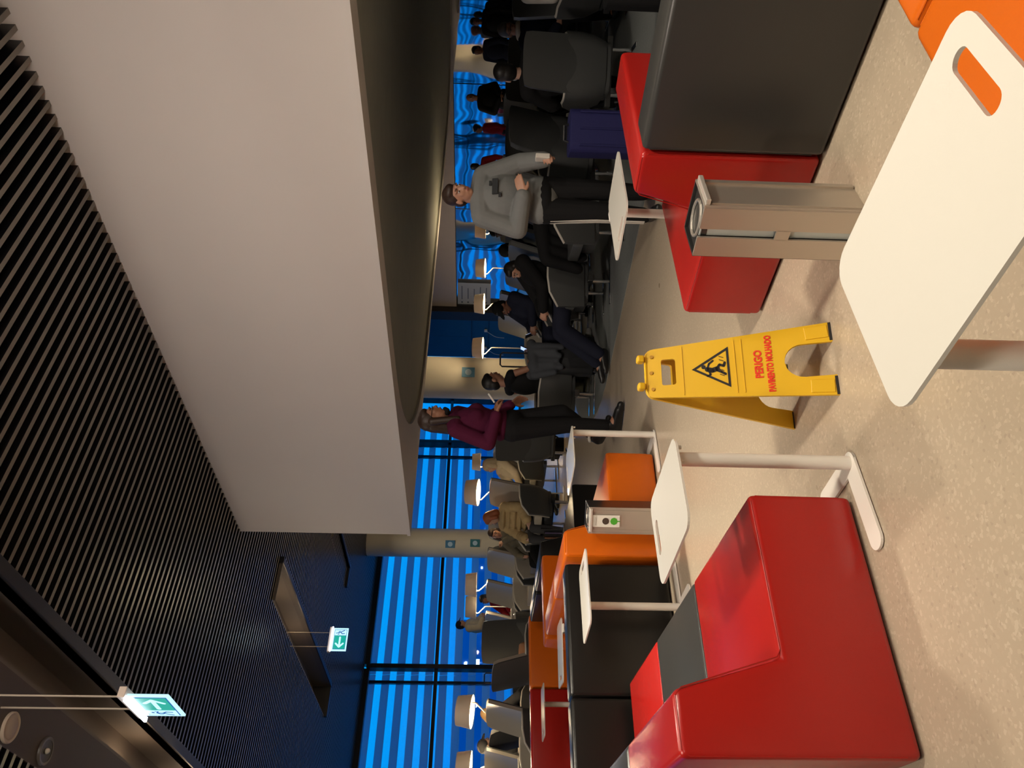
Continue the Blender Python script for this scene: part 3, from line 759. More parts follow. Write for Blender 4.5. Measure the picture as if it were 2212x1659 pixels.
# middle group in the lamp light
lounge(7.15, 7.52, 165, 'pale lounge chair in warm lamp light right of the black-haired woman')
lounge(6.82, 6.85, 165, 'pale lounge chair in warm lamp light left of the man in the black cap')
lounge(8.6, 6.95, 185, 'pale lounge chair behind the man in the black cap')
lounge(9.0, 6.25, 185, 'pale lounge chair behind the person in the grey beanie')
lounge(9.4, 5.55, 185, 'pale lounge chair behind the hooded man')
lounge(6.28, 5.99, 150, 'dark lounge chair under the man in the black cap', True, .96)
lounge(5.62, 5.07, 150, 'dark lounge chair under the person in the black jacket', True, .96)
lounge(5.55, 4.25, 150, 'dark lounge chair with a black coat over its arm', True)
lounge(5.35, 6.40, -35, 'dark lounge chair under the black-haired woman', True, .96)
lounge(6.95, 5.90, 165, 'dark lounge chair under the person in the grey beanie', True, .96)
lounge(7.68, 6.10, 150, 'dark lounge chair under the man with white headphones', True, .96)
# right group
lounge(6.25, 3.2, 40, 'large dark lounge chair seen from behind, man with black hair in it', True, .92)
lounge(6.45, 4.15, 75, 'dark lounge chair turned left of the large dark chair', True)
lounge(7.35, 4.65, 200, 'dark lounge chair behind the blue bag', True)
lounge(8.6, 4.6, 200, 'dark lounge chair below the man in the black suit', True)
lounge(7.75, 3.62, 228, 'dark lounge chair under the grey-haired man in a scarf', True)
lounge(6.95, 2.70, 230, 'dark lounge chair cut by the right picture edge', True)

# ================================================================== READING LAMPS
def lamp_proto(label):
    t = thing('reading_lamp', label, 'lamp')
    bm = B(); prism(bm, rrect(.2, .2, .05, 5), 0, .014); obj('base', bm, M_WMET, t)
    bm = B(); tube(bm, [(0, 0, .014), (0, 0, 1.07), (0, .006, 1.085), (0, .115, 1.185), (0, .122, 1.20), (0, .122, 1.27)], .010, 10); obj('stem', bm, M_WMET, t, smooth=40)
    prof = [(.195, 1.235), (.168, 1.415), (.164, 1.415), (.191, 1.235), (.195, 1.235)]
    bm = B(); lathe(bm, prof, 36, T=Matrix.Translation((0, .01, 0))); obj('shade', bm, M_SHADE, t, smooth=40)
    bm = B(); lathe(bm, [(.0, 1.250), (.15, 1.248), (.16, 1.256), (.15, 1.262), (0, 1.262)], 32, T=Matrix.Translation((0, .01, 0))); obj('diffuser', bm, mat('lamp_glow', (1, .9, .7), .5, emit=(1, .78, .48), estr=5), t)
    return t
lamp0 = None
def reading_lamp(x, y, deg, label, e=20, tilt=0.0):
    global lamp0
    if lamp0 is None:
        lamp0 = o = lamp_proto(label); o.location = (x, y, 0); o.rotation_euler = (0, 0, R(deg)); o['group'] = 'white reading lamps between the chairs'
    else: o = dup(lamp0, (x, y, 0), R(deg), label, 'white reading lamps between the chairs')
    if True:
        ax = Matrix.Rotation(-R(deg), 3, 'Z') @ rt_h
        for ch in o.children:
            if ch.name.split('.')[0] in ('shade', 'diffuser'):
                ch.matrix_local = Matrix.Translation((0, .01, 1.30)) @ Matrix.Rotation(-R(tilt), 4, ax) @ Matrix.Translation((0, -.01, -1.30))
    c, s = math.cos(R(deg)), math.sin(R(deg))
    point_lamp('reading_lamp_bulb', (x - s * .01, y + c * .01, 1.345), e * 1.0, .03, (1, .78, .48)); point_lamp('reading_lamp_bulb', (x - s * .01, y + c * .01, 1.225), e * .6, .06, (1, .78, .48))
    return o
dv = 49.4 + 90      # direction "left" as seen by the camera is about 139 degrees; lamp arm leans along local y
reading_lamp(6.02, 9.42, 40, 'white lamp above the fur coat chair', tilt=9)
reading_lamp(5.60, 11.50, 30, 'white lamp right of the column of the left windows')
reading_lamp(5.58, 12.28, 40, 'white lamp next to the person standing at the window')
reading_lamp(3.02, 9.60, 220, 'large white lit lamp over the near left chairs', tilt=9)
reading_lamp(2.62, 10.42, 20, 'white lit lamp at the left picture edge', tilt=5)
reading_lamp(9.45, 13.6, 40, 'small white lamp left of the maroon sweater')
reading_lamp(9.46, 10.05, 35, 'white lamp in front of the lit column', tilt=6)
reading_lamp(10.6, 10.05, 35, 'white lamp before the dark post', tilt=5)
reading_lamp(11.5, 9.95, 35, 'white lamp before the notice sheet', tilt=5)
reading_lamp(10.4, 8.1, 35, 'white lamp behind the hooded man')
# ================================================================== PEOPLE
def cloth(n, c, r=.85, bump=.3, bs=120): return mat(n, c, r, spec=.2, bump=bump, bscale=bs, var=.12, vscale=12)
SK = {'a': mat('skin_a', (.42, .22, .145), .5, var=.06), 'b': mat('skin_b', (.30, .145, .09), .5, var=.06), 'c': mat('skin_c', (.50, .30, .22), .5, var=.06)}
HAIR = {'black': mat('hair_black', (.006, .005, .005), .5), 'brown': mat('hair_brown', (.030, .014, .008), .5, bump=.4, bscale=90), 'grey': mat('hair_grey', (.16, .155, .15), .55, bump=.4, bscale=90),
        'blond': mat('hair_blond', (.36, .22, .09), .5, bump=.4, bscale=90), 'red': mat('hair_ginger', (.30, .085, .03), .5, bump=.4, bscale=90)}
M_EYEW = mat('eye_white', (.38, .34, .31), .5); M_IRIS = mat('iris', (.012, .008, .006), .2); M_LIP = mat('lip', (.30, .085, .07), .45)
V = Vector
def blob(name, prims, m, parent, vox=.012, it=3):
    bm = B()
    for p in prims:
        if p[0] == 'c':
            _, a_, r0, b_, r1 = p; a_, b_ = V(a_), V(b_); d = b_ - a_
            for c_, r_ in ((a_, r0), (b_, r1)): bmesh.ops.create_icosphere(bm, subdivisions=2, radius=r_, matrix=Matrix.Translation(c_))
            if d.length > 1e-4:
                bmesh.ops.create_cone(bm, cap_ends=True, segments=14, radius1=r0, radius2=r1, depth=d.length, matrix=Matrix.Translation((a_ + b_) / 2) @ d.to_track_quat('Z', 'Y').to_matrix().to_4x4())
        else:
            _, c_, rad, rot = p
            bmesh.ops.create_icosphere(bm, subdivisions=3, radius=1, matrix=Matrix.Translation(c_) @ rot.to_4x4() @ Matrix.Diagonal((*rad, 1)))
    me = bpy.data.meshes.new(name); bm.to_mesh(me); bm.free()
    o = bpy.data.objects.new(name, me); COL.objects.link(o)
    md = o.modifiers.new('r', 'REMESH'); md.mode = 'VOXEL'; md.voxel_size = vox
    if it:
        sm = o.modifiers.new('s', 'SMOOTH'); sm.factor = .5; sm.iterations = it
    dg = bpy.context.evaluated_depsgraph_get(); dg.update()
    me2 = bpy.data.meshes.new_from_object(o.evaluated_get(dg)); me2.name = name
    o.modifiers.clear(); o.data = me2; bpy.data.meshes.remove(me)
    me2.materials.clear(); me2.materials.append(m)
    for p in me2.polygons: p.use_smooth = True
    o.parent = parent; return o
I3 = Matrix.Identity(3)
def hand_prims(w, d, n, side, curl=.35, sc=1.0, point=False):
    """w wrist, d direction of the hand, n back-of-hand normal; the thumb leaves on side * (d x n)"""
    w, d = V(w), V(d).normalized(); n = (V(n) - d * V(n).dot(d)).normalized(); s = d.cross(n) * side
    out = []
    ln = (.070, .078, .072, .058)
    for k in range(4):
        off = s * (.030 - .020 * k) * sc
        a_ = w + s * (.016 - .011 * k) * sc; b_ = w + d * (.082 - .004 * abs(k - 1)) * sc + off
        out.append(('c', a_, .014 * sc, b_, .0115 * sc))
        c1 = 0.15 if (point and k == 0) else curl * (1 + .12 * k); L = ln[k] * sc
        dd = (d * math.cos(c1) - n * math.sin(c1)); q = b_ + dd * L * .5; d2 = (d * math.cos(2.1 * c1) - n * math.sin(2.1 * c1)); e_ = q + d2 * L * .45
        out += [('c', b_, .0105 * sc, q, .009 * sc), ('c', q, .009 * sc, e_, .0075 * sc)]
    t0 = w + d * .018 * sc + s * .022 * sc; t1 = t0 + (d * .55 + s * .62 - n * .35).normalized() * .042 * sc; t2 = t1 + (d * .85 + s * .15 - n * .45).normalized() * .032 * sc
    out += [('c', t0, .016 * sc, t1, .0125 * sc), ('c', t1, .0125 * sc, t2, .009 * sc)]
    return out
def person(label, loc, rz, J, look=(0, 0, 0), skin='a', hair=('short', 'brown'), top=None, legs=None, shoes=None, sc=1.0, fine=False, extra=None, sleeves=True, female=False, bulk=1.0, hands=None, group=None, hat=None, crop=False):
    """J: joints in a frame that looks along +x; the body is one mesh, clothes and hair are children"""
    t = thing('person', label, 'person', loc, rz, group); t.scale = (sc, sc, sc)
    vox = .0065 if fine else .0105
    j = {k: V(v) for k, v in J.items()}
    hd, nk, ch, pv = j['head'], j['neck'], j['chest'], j['pelvis']
    HR = (Matrix.Rotation(look[0], 3, 'Z') @ Matrix.Rotation(look[1], 3, 'Y') @ Matrix.Rotation(look[2], 3, 'X'))
    H = lambda x, y, z: hd + HR @ V((x, y, z))
    S = .93 if female else 1.0
    E_ = lambda x, y, z, r: ('e', H(x, y, z), r, HR)
    head = [E_(-.010, 0, .012, (.092, .074, .098)), E_(.028, 0, -.05, (.062, .056, .070)), E_(.052, 0, -.092, (.030, .032, .024)), E_(.060, 0, -.02, (.034, .054, .05)),
            ('c', H(.082, 0, .012), .009, H(.103, 0, -.028), .0135), E_(.094, .011, -.032, (.009, .009, .008)), E_(.094, -.011, -.032, (.009, .009, .008)),
            E_(.083, 0, -.062, (.014, .025, .014)), E_(-.005, .075, -.018, (.018, .010, .032)), E_(-.005, -.075, -.018, (.018, .010, .032)),
            E_(.078, .03, .028, (.018, .026, .009)), E_(.078, -.03, .028, (.018, .026, .009)),
            ('c', H(-.015, 0, -.06), .052 * S, nk, .058 * S)]
    tv = (nk - pv); sd = (j['sl'] - j['sr']).normalized(); fwd = sd.cross(tv.normalized()) ; fwd = fwd if True else fwd
    fwd = sd.cross(V((0, 0, 1))) if abs(tv.normalized().z) > .3 else sd.cross(tv.normalized())
    def torso_rot(up_):
        z = up_.normalized(); x = sd.cross(z).normalized(); y_ = z.cross(x)
        return Matrix((x, y_, z)).transposed()
    TR = torso_rot(ch - pv); TR2 = torso_rot(nk - ch)
    mid = (ch + pv) / 2
    def torso(e):
        b = bulk
        out = [('e', ch + TR2 @ V((0.0, 0, -.03)), (.112 * b + e, .165 * S * b + e, .19 + e), TR2), ('e', mid, (.098 * b + e, .138 * S * b + e, .17 + e), TR), ('e', pv, (.104 * b + e, .165 * b + e, .125 + e), TR),
                ('c', j['sl'], .052 * S + e, nk - V((0, 0, .045)), .058 + e), ('c', j['sr'], .052 * S + e, nk - V((0, 0, .045)), .058 + e)]
        if female:
            out += [('e', ch + TR2 @ V((.085, .065, -.02)), (.042 + e, .056 + e, .052 + e), TR2), ('e', ch + TR2 @ V((.085, -.065, -.02)), (.042 + e, .056 + e, .052 + e), TR2)]
        return out
    def arm(s, e, frac=1.0):
        a_, b_, c_ = j['s' + s], j['e' + s], j['w' + s]; c2 = b_.lerp(c_, frac)
        return [('c', a_, .051 * S + e, b_, .041 * S + e), ('c', b_, .041 * S + e, c2, (.041 * S + (.029 * S - .041 * S) * frac) + e * .9)]
    def leg(s, e, frac=1.0):
        a_, b_, c_ = j['h' + s], j['k' + s], j['a' + s]; c2 = b_.lerp(c_, frac)
        calf = b_.lerp(c_, .3); bk = (c_ - b_).normalized()
        return [('c', a_, .086 + e, b_, .059 + e), ('c', b_, .057 + e, calf, .057 + e * .9), ('c', calf, .057 + e * .9, c2, .057 + (.038 - .057) * max(0, (frac - .3) / .7) + e)]
    hp = []
    for s, sg_ in (('l', 1), ('r', -1)):
        d = (j['w' + s] - j['e' + s]).normalized()
        spec = (hands or {}).get(s, {})
        nn = V(spec.get('n', (0, sg_ * 1.0, .2))); hp += hand_prims(j['w' + s], spec.get('d', d), nn, spec.get('side', -sg_), spec.get('curl', .4), 1.0, spec.get('point', False))
    feet = []
    for s in 'lr':
        a_ = j['a' + s]; f = V(j.get('f' + s, a_ + V((.15, 0, -.055))))
        feet += [('c', a_ + V((0, 0, -.02)), .042, a_ + V((-.02, 0, -.048)), .036), ('c', a_ + (a_ - a_), .040, f, .032)]
    body = head + torso(-.006) + arm('l', -.003) + arm('r', -.003) + leg('l', -.004) + leg('r', -.004) + hp + feet
    blob('body', body, SK[skin], t, vox, 2 if fine else 1)
    # face details
    for s in (1, -1):
        bm = B(); bmesh.ops.create_icosphere(bm, subdivisions=2, radius=1, matrix=Matrix.Translation(H(.082, .031 * s, .003)) @ HR.to_4x4() @ Matrix.Diagonal((.010, .0155, .0085, 1))); e_ = obj('eye', bm, M_EYEW, t, smooth=True)
        bm = B(); bmesh.ops.create_icosphere(bm, subdivisions=2, radius=1, matrix=Matrix.Translation(H(.0885, .031 * s, .002)) @ HR.to_4x4() @ Matrix.Diagonal((.0055, .0068, .0068, 1))); obj('iris', bm, M_IRIS, e_, smooth=True)
        bm = B(); tube(bm, [H(.092, .012 * s, .027), H(.091, .033 * s, .034), H(.076, .052 * s, .028)], [.003, .0042, .002], 6); obj('eyebrow', bm, HAIR[hair[1]], t)
    bm = B(); bmesh.ops.create_icosphere(bm, subdivisions=2, radius=1, matrix=Matrix.Translation(H(.095, 0, -.062)) @ HR.to_4x4() @ Matrix.Diagonal((.006, .021, .0075, 1))); obj('lips', bm, M_LIP, t, smooth=True)
    # hair
    st, hc = hair
    hpz = [E_(-.022, 0, .030, (.094, .082, .098)), E_(-.045, 0, -.015, (.062, .078, .085)), E_(.012, 0, .072, (.070, .066, .045))]
    if st == 'long':
        hpz += [('c', H(-.05, 0, .0), .075, H(-.075, 0, -.20), .062), ('c', H(-.02, .066, .0), .034, H(.015, .085, -.22), .028), ('c', H(-.02, -.066, .0), .034, H(.015, -.085, -.22), .028)]
    if st == 'bob': hpz += [('c', H(-.045, 0, .0), .076, H(-.06, 0, -.09), .066), ('c', H(-.02, .062, .0), .036, H(-.01, .07, -.09), .03), ('c', H(-.02, -.062, .0), .036, H(-.01, -.07, -.09), .03)]
    if st == 'thick': hpz += [E_(-.035, 0, .05, (.095, .092, .085)), E_(-.06, 0, .0, (.06, .082, .07))]
    if st == 'bun': hpz += [E_(-.10, 0, .07, (.05, .05, .045))]
    if st != 'bald': blob('hair', hpz, HAIR[hc], t, .007 if fine else .009, 2)
    if hat:
        kind, hm = hat
        hz = [E_(-.010, 0, .040, (.104, .088, .088)), E_(-.03, 0, .0, (.085, .086, .06))]
        if kind == 'cap': hz += [('e', H(.10, 0, .045), (.075, .062, .010), HR @ Matrix.Rotation(.2, 3, 'Y'))]
        if kind == 'hood': hz += [('c', H(-.04, 0, .03), .098, H(-.06, 0, -.10), .09), ('c', H(-.03, .05, .0), .05, H(0, .06, -.12), .05), ('c', H(-.03, -.05, .0), .05, H(0, -.06, -.12), .05)]
        blob('hat' if kind != 'hood' else 'hood', hz, hm, t, .009, 2)
    # clothes
    if top is not None:
        m_, e = top[0], top[1]
        fr = top[2] if len(top) > 2 else .92
        pr = torso(e)
        if crop: pr[2] = ('e', pv + TR @ V((0, 0, .075)), (.115 + e, .155 + e, .075), TR)
        if fr > 0: pr += arm('l', e, fr) + arm('r', e, fr)
        if len(top) > 3: pr += top[3](j, e)
        blob('top', pr, m_, t, vox + .001, 2)
    if legs is not None:
        m_, e = legs[0], legs[1]; fr = legs[2] if len(legs) > 2 else .96
        pr = [('e', pv + TR @ V((0, 0, -.02)), (.122 * bulk + e, .172 * bulk + e, .115), TR)] + leg('l', e, fr) + leg('r', e, fr)
        blob('trousers', pr, m_, t, vox + .001, 2)
    if shoes is not None:
        for s in 'lr':
            a_ = j['a' + s]; f = V(j.get('f' + s, a_ + V((.15, 0, -.055)))); d = (f - a_); dn = V((d.x, d.y, 0)).normalized()
            hl = a_ + V((0, 0, -.05)) - dn * .035
            dz = min(0, f.z - .025)
            pr = [('c', a_ + V((0, 0, .02)), .049, hl + V((0, 0, .02)), .044), ('c', hl + V((0, 0, .005)), .040, f + V((0, 0, .005)), .037), ('c', a_ + V((0, 0, -.02)), .046, f + V((0, 0, .012)), .034), ('c', f, .036, f + dn * .05, .03)]
            blob('shoe', pr, shoes, t, .009, 2)
    if extra: extra(t, j, H, HR, TR, TR2)
    return t

def stand(arm_l, arm_r, leg_l=None, leg_r=None, head=(.02, 0, 1.625), lean=0.0, drop=0.0):
    z = -drop
    J = dict(head=V(head) + V((0, 0, z)), neck=(lean * .9, 0, 1.475 + z), chest=(lean * .7, 0, 1.27 + z), pelvis=(0, 0, .96 + z), sl=(lean * .85, .175, 1.415 + z), sr=(lean * .85, -.175, 1.415 + z),
             hl=(0, .09, .92 + z), hr=(0, -.09, .92 + z))
    J['el'], J['wl'] = V(arm_l[0]) + V((0, 0, z)), V(arm_l[1]) + V((0, 0, z)); J['er'], J['wr'] = V(arm_r[0]) + V((0, 0, z)), V(arm_r[1]) + V((0, 0, z))
    J['kl'], J['al'], J['fl'] = leg_l or ((.02, .095, .50), (-.01, .10, .085), (.14, .115, .035))
    J['kr'], J['ar'], J['fr'] = leg_r or ((.02, -.095, .50), (-.01, -.10, .085), (.14, -.115, .035))
    return J
def sit(arm_l, arm_r, seat=.47, recline=.12, knee=.42, feet=None, head_dx=.0, spread=.1, head_dz=0.0):
    r = recline; s = seat
    J = dict(pelvis=(0, 0, s + .09), chest=(-r * .75, 0, s + .40), neck=(-r * 1.05, 0, s + .60), head=(-r * 1.1 + .02 + head_dx, 0, s + .745 + head_dz), sl=(-r, .175, s + .54), sr=(-r, -.175, s + .54),
             hl=(.02, .09, s + .075), hr=(.02, -.09, s + .075), kl=(knee, spread, s + .09), kr=(knee, -spread, s + .09))
    f = feet or ((knee + .06, spread, .085), (knee + .06, -spread, .085))
    J['al'], J['ar'] = f; J['fl'] = V(f[0]) + V((.15, .01, -.05)); J['fr'] = V(f[1]) + V((.15, -.01, -.05))
    J['el'], J['wl'] = V(arm_l[0]) + V((0, 0, s)), V(arm_l[1]) + V((0, 0, s)); J['er'], J['wr'] = V(arm_r[0]) + V((0, 0, s)), V(arm_r[1]) + V((0, 0, s))
    return J
C_BLACK = cloth('black_cloth', (.008, .008, .009)); C_NAVY = cloth('navy_cloth', (.012, .014, .028)); C_MAROON = cloth('maroon_knit', (.080, .008, .034), bs=220)
C_HOOD = cloth('grey_sweat', (.17, .175, .175)); C_CREAM = cloth('cream_cloth', (.46, .39, .28)); C_REDC = cloth('red_cloth', (.26, .008, .012)); C_GREYG = cloth('grey_green_cloth', (.135, .12, .085))
C_SUIT = cloth('black_suit', (.006, .005, .006), .7); C_FUR = cloth('fur', (.42, .31, .16), 1.0, .9, 55); C_WHITE = cloth('white_cloth', (.55, .52, .48)); C_DGREY = cloth('dark_grey_cloth', (.045, .045, .048)); C_DENIM = cloth('dark_denim', (.02, .028, .05))
S_BLACK = mat('black_shoe', (.008, .008, .009), .35); S_GREY = mat('grey_boot', (.22, .22, .21), .7); S_WHITE = mat('white_shoe', (.5, .48, .45), .5)
REST_L, REST_R = ((.08, .24, .30), (.30, .14, .20)), ((.08, -.24, .30), (.30, -.14, .20))

# ---- woman in a maroon sweater, walking to the right
def w1(t, j, H, HR, TR, TR2):
    bm = B(); cyl(bm, j['wr'] + V((.06, .07, .02)), j['wr'] + V((.115, .13, .075)), .008, n=10); obj('white_stick', bm, mat('white_stick', (.75, .72, .70), .4), t)
    bm = B(); tube(bm, [H(.075, .060, .004), H(.100, .030, .004), H(.104, 0, .010), H(.100, -.030, .004), H(.075, -.060, .004), H(.0, -.078, .006)], .0022, 6); obj('eyeglasses', bm, M_BLACKM, t)
    blob('dark_mask', [('e', H(.062, 0, -.125), (.034, .046, .024), HR), ('e', H(.088, 0, -.105), (.016, .030, .020), HR)], C_BLACK, t, .008)
    for s in 'l':
        bm = B(); a_ = j['a' + s]; tube(bm, [a_ + V((.048 * math.cos(k * PI / 8), .048 * math.sin(k * PI / 8), .055 + .01 * math.cos(k * PI / 8))) for k in range(16)], .012, 6, closed=True); obj('sock', bm, C_WHITE, t)
J1 = stand(((-.04, .22, 1.15), (.12, .20, .93)), ((-.06, -.25, 1.14), (.17, -.12, 1.075)), ((.10, .08, .50), (-.12, .08, .20), (.00, .09, .09)), ((.05, -.08, .49), (.06, -.085, .085), (.215, -.10, .035)), head=(.05, 0, 1.625), lean=.03)
person('woman walking right in a maroon sweater and black trousers, long brown hair', (4.05, 5.275, 0), R(-62), J1, crop=True, look=(.30, .02, 0), skin='b', hair=('long', 'brown'), top=(C_MAROON, .022, .9), legs=(C_BLACK, .012, .86), shoes=S_BLACK, sc=1.0, fine=True, female=True, extra=w1, hands={'r': dict(d=(.6, .75, .1), n=(.2, -.2, 1), curl=.7, side=1), 'l': dict(curl=.3)})
# ---- young man in a grey hoodie, standing
def m1(t, j, H, HR, TR, TR2):
    bm = B(); box(bm, j['chest'] + V((.150, .02, .05)), (.016, .13, .045), rot=Matrix.Rotation(-.25, 4, 'Y')); box(bm, j['chest'] + V((.140, .05, .088)), (.016, .035, .02)); box(bm, j['chest'] + V((.152, -.05, .012)), (.016, .035, .02))
    obj('chest_print', bm, mat('faded_print', (.02, .022, .026), .8), t)
    blob('hood', [('c', j['neck'] + V((-.05, .07, .0)), .045, j['neck'] + V((-.07, -.07, .0)), .045), ('c', j['neck'] + V((.02, .075, -.03)), .035, j['neck'] + V((-.06, .06, .0)), .04), ('c', j['neck'] + V((.02, -.075, -.03)), .035, j['neck'] + V((-.06, -.06, .0)), .04)], C_HOOD, t, .009)
    bm = B(); box(bm, j['wl'] + V((.08, -.03, .03)), (.07, .04, .11), bev=.006); obj('paper_cup', bm, C_WHITE, t)
    for k in (-1, 0, 1):
        bm = B(); p0, p1, p2 = j['hr'] + V((.02 * k, -.100, -.05)), j['kr'] + V((.02 * k, -.082, 0)), j['ar'] + V((.016 * k, -.062, .02)); tube(bm, [p0, p1, p2], .006, 6); obj('side_stripe', bm, C_WHITE, t)
J2 = stand(((.10, .27, 1.12), (.26, .22, .93)), ((.02, -.27, 1.13), (.22, -.06, 1.10)), head=(.055, 0, 1.615), lean=.035)
person('young man with short brown hair in a light grey hoodie, standing right of centre', (4.484, 3.245, .0045), R(-118), J2, look=(.12, .18, 0), skin='a', hair=('short', 'brown'), top=(C_HOOD, .038, .93), legs=(C_BLACK, .024, .95), shoes=S_BLACK, sc=.865, fine=True, extra=m1, hands={'r': dict(d=(.35, .8, .35), n=(.7, -.3, .4), curl=.15, side=1), 'l': dict(d=(.8, -.2, .0), n=(.2, .9, .3), curl=.75)})
# ---- seated people of the middle group
def phone(t, j, H, HR, TR, TR2):
    bm = B(); box(bm, j['wr'] + V((.085, .05, .03)), (.012, .068, .13), rot=Matrix.Rotation(.5, 4, 'Y'), bev=.003); p = obj('phone', bm, M_BLACKM, t)
    bm = B(); box(bm, j['wr'] + V((.078, .05, .034)), (.003, .058, .115), rot=Matrix.Rotation(.5, 4, 'Y')); obj('screen', bm, mat('phone_screen', (.2, .3, .5), .2, emit=(.45, .62, 1), estr=1.2), p)
hold = (((.02, .24, .32), (.25, .10, .30)), ((.02, -.24, .32), (.25, -.06, .30)))
person('black-haired woman in a black sleeveless top, seated with her back to the camera', (5.42, 6.28, .0045), R(-8), sit(((.04, .25, .30), (.30, .16, .30)), ((.04, -.25, .30), (.32, -.12, .34)), .42, .02), look=(-.35, .12, 0), skin='b', hair=('short', 'black'), top=(C_BLACK, .012, 0), legs=(C_DGREY, .016), shoes=S_GREY, sc=.94, female=True, extra=phone, bulk=1.05)
person('man in a black cap looking down at his phone, seated', (6.22, 6.02, .0045), R(168), sit(*hold, .47, .12, head_dx=.06, head_dz=-.05), look=(.05, .45, 0), skin='b', hair=('short', 'black'), hat=('cap', C_BLACK), top=(C_NAVY, .026), legs=(C_NAVY, .022), shoes=S_BLACK, sc=.87, extra=phone)
person('person in a black jacket slouched with legs stretched towards the left', (5.56, 5.10, .0045), R(152), sit(*hold, .45, .30, .46, ((.75, .1, .10), (.80, -.12, .10)), head_dx=.05, head_dz=-.12), look=(.25, .25, 0), skin='a', hair=('bob', 'black'), top=(C_BLACK, .034), legs=(C_NAVY, .03), shoes=S_BLACK, sc=.85)
person('person in a grey beanie and navy jacket sitting behind the black jacket', (6.90, 5.92, .0045), R(165), sit(*hold, .455, .24, head_dz=-.10), look=(.3, .3, .1), skin='a', hair=('short', 'black'), hat=('beanie', C_DGREY), top=(C_NAVY, .034), legs=(C_BLACK, .02), shoes=S_BLACK, sc=.86)
def phones(t, j, H, HR, TR, TR2):
    bm = B(); tube(bm, [H(-.01, .088 * math.cos(a_), .012 + .098 * math.sin(a_)) for a_ in [PI * k / 12 for k in range(13)]], .010, 8); p = obj('headphones', bm, C_WHITE, t)
    for s in (1, -1):
        bm = B(); cyl(bm, H(-.005, .076 * s, -.015), H(-.005, .102 * s, -.015), .036, n=16); obj('ear_cup', bm, C_WHITE, p)
person('brown-haired man with white headphones seated behind the hooded man', (7.62, 6.10, .0045), R(150), sit(REST_L, REST_R, .47, .12), look=(.35, .2, .15), skin='b', hair=('short', 'brown'), top=(C_NAVY, .03), legs=(C_BLACK, .02), shoes=S_BLACK, sc=.88, extra=phones)
# ---- right group
def scarf(t, j, H, HR, TR, TR2):
    n_ = j['neck']; bm = B(); tube(bm, [n_ + V((.075 * math.cos(k * PI / 8), .085 * math.sin(k * PI / 8), .02 + .02 * math.cos(k * PI / 8))) for k in range(16)], .032, 8, closed=True); obj('scarf', bm, C_WHITE, t, smooth=True)
    bm = B(); tube(bm, [H(.02, .075, .004), H(.095, .055, .004), H(.103, .0, .012), H(.095, -.055, .004), H(.02, -.075, .004)], .0028, 6); obj('eyeglasses', bm, M_BLACKM, t)
person('grey-haired man with glasses and a pale scarf, seated at the right', (7.69, 3.50, .0045), R(236), sit(REST_L, REST_R, .455, .08), look=(-.25, .30, 0), skin='a', hair=('short', 'grey'), top=(C_NAVY, .03), legs=(C_BLACK, .02), shoes=S_BLACK, sc=.86, extra=scarf)
def facemask(t, j, H, HR, TR, TR2): blob('face_mask', [('e', H(.075, 0, -.062), (.040, .056, .046), HR)], mat('mask_blue', (.40, .52, .55), .8), t, .008)
person('man with thick black hair seen from behind in the large dark chair', (6.17, 3.22, .0045), R(42), sit(REST_L, REST_R, .455, .10), look=(-.15, .12, .12), skin='c', hair=('thick', 'black'), top=(C_BLACK, .03), legs=(C_BLACK, .02), shoes=S_BLACK, sc=.88, extra=facemask)
person('person in a white top seated at the right picture edge', (6.98, 2.72, .0045), R(228), sit(((.10, .26, .32), (.36, .16, .30)), REST_R, .455, .06), skin='a', hair=('short', 'brown'), top=(C_WHITE, .026), legs=(C_BLACK, .02), shoes=S_BLACK, sc=.9)
fold = (((.02, .27, 1.15), (.19, .04, 1.03)), ((.02, -.27, 1.15), (.19, -.03, 1.04)))
person('bald man in a black suit standing with folded hands before the steel wall', (14.55, 8.10, .0045), R(222), stand(*fold), look=(.1, .1, 0), skin='b', hair=('bald', 'black'), top=(C_SUIT, .032, .95), legs=(C_SUIT, .02), shoes=S_BLACK, sc=.985, bulk=1.08, hands={'r': dict(d=(.2, 1, 0)), 'l': dict(d=(.2, -1, 0))})
hang = (((-.02, .25, 1.14), (.05, .23, .88)), ((-.02, -.25, 1.14), (.05, -.23, .88)))
person('person in a red sweater standing far off behind the hooded man', (15.2, 10.15, 0), R(40), stand(*hang), look=(.3, 0, 0), skin='b', hair=('short', 'black'), top=(C_REDC, .026, .92), legs=(C_BLACK, .015), shoes=S_BLACK, sc=.94)
person('dark clad person standing far off at the right edge of the steel wall', (15.3, 6.90, .0), R(200), stand(*hang), skin='b', hair=('short', 'black'), top=(C_SUIT, .03, .92), legs=(C_SUIT, .015), shoes=S_BLACK, sc=.95)
person('dark clad person next to the rightmost standing person by the steel wall', (15.2, 7.42, .0), R(170), stand(*hang), skin='b', hair=('short', 'black'), top=(C_NAVY, .03, .92), legs=(C_SUIT, .015), shoes=S_BLACK, sc=.93)
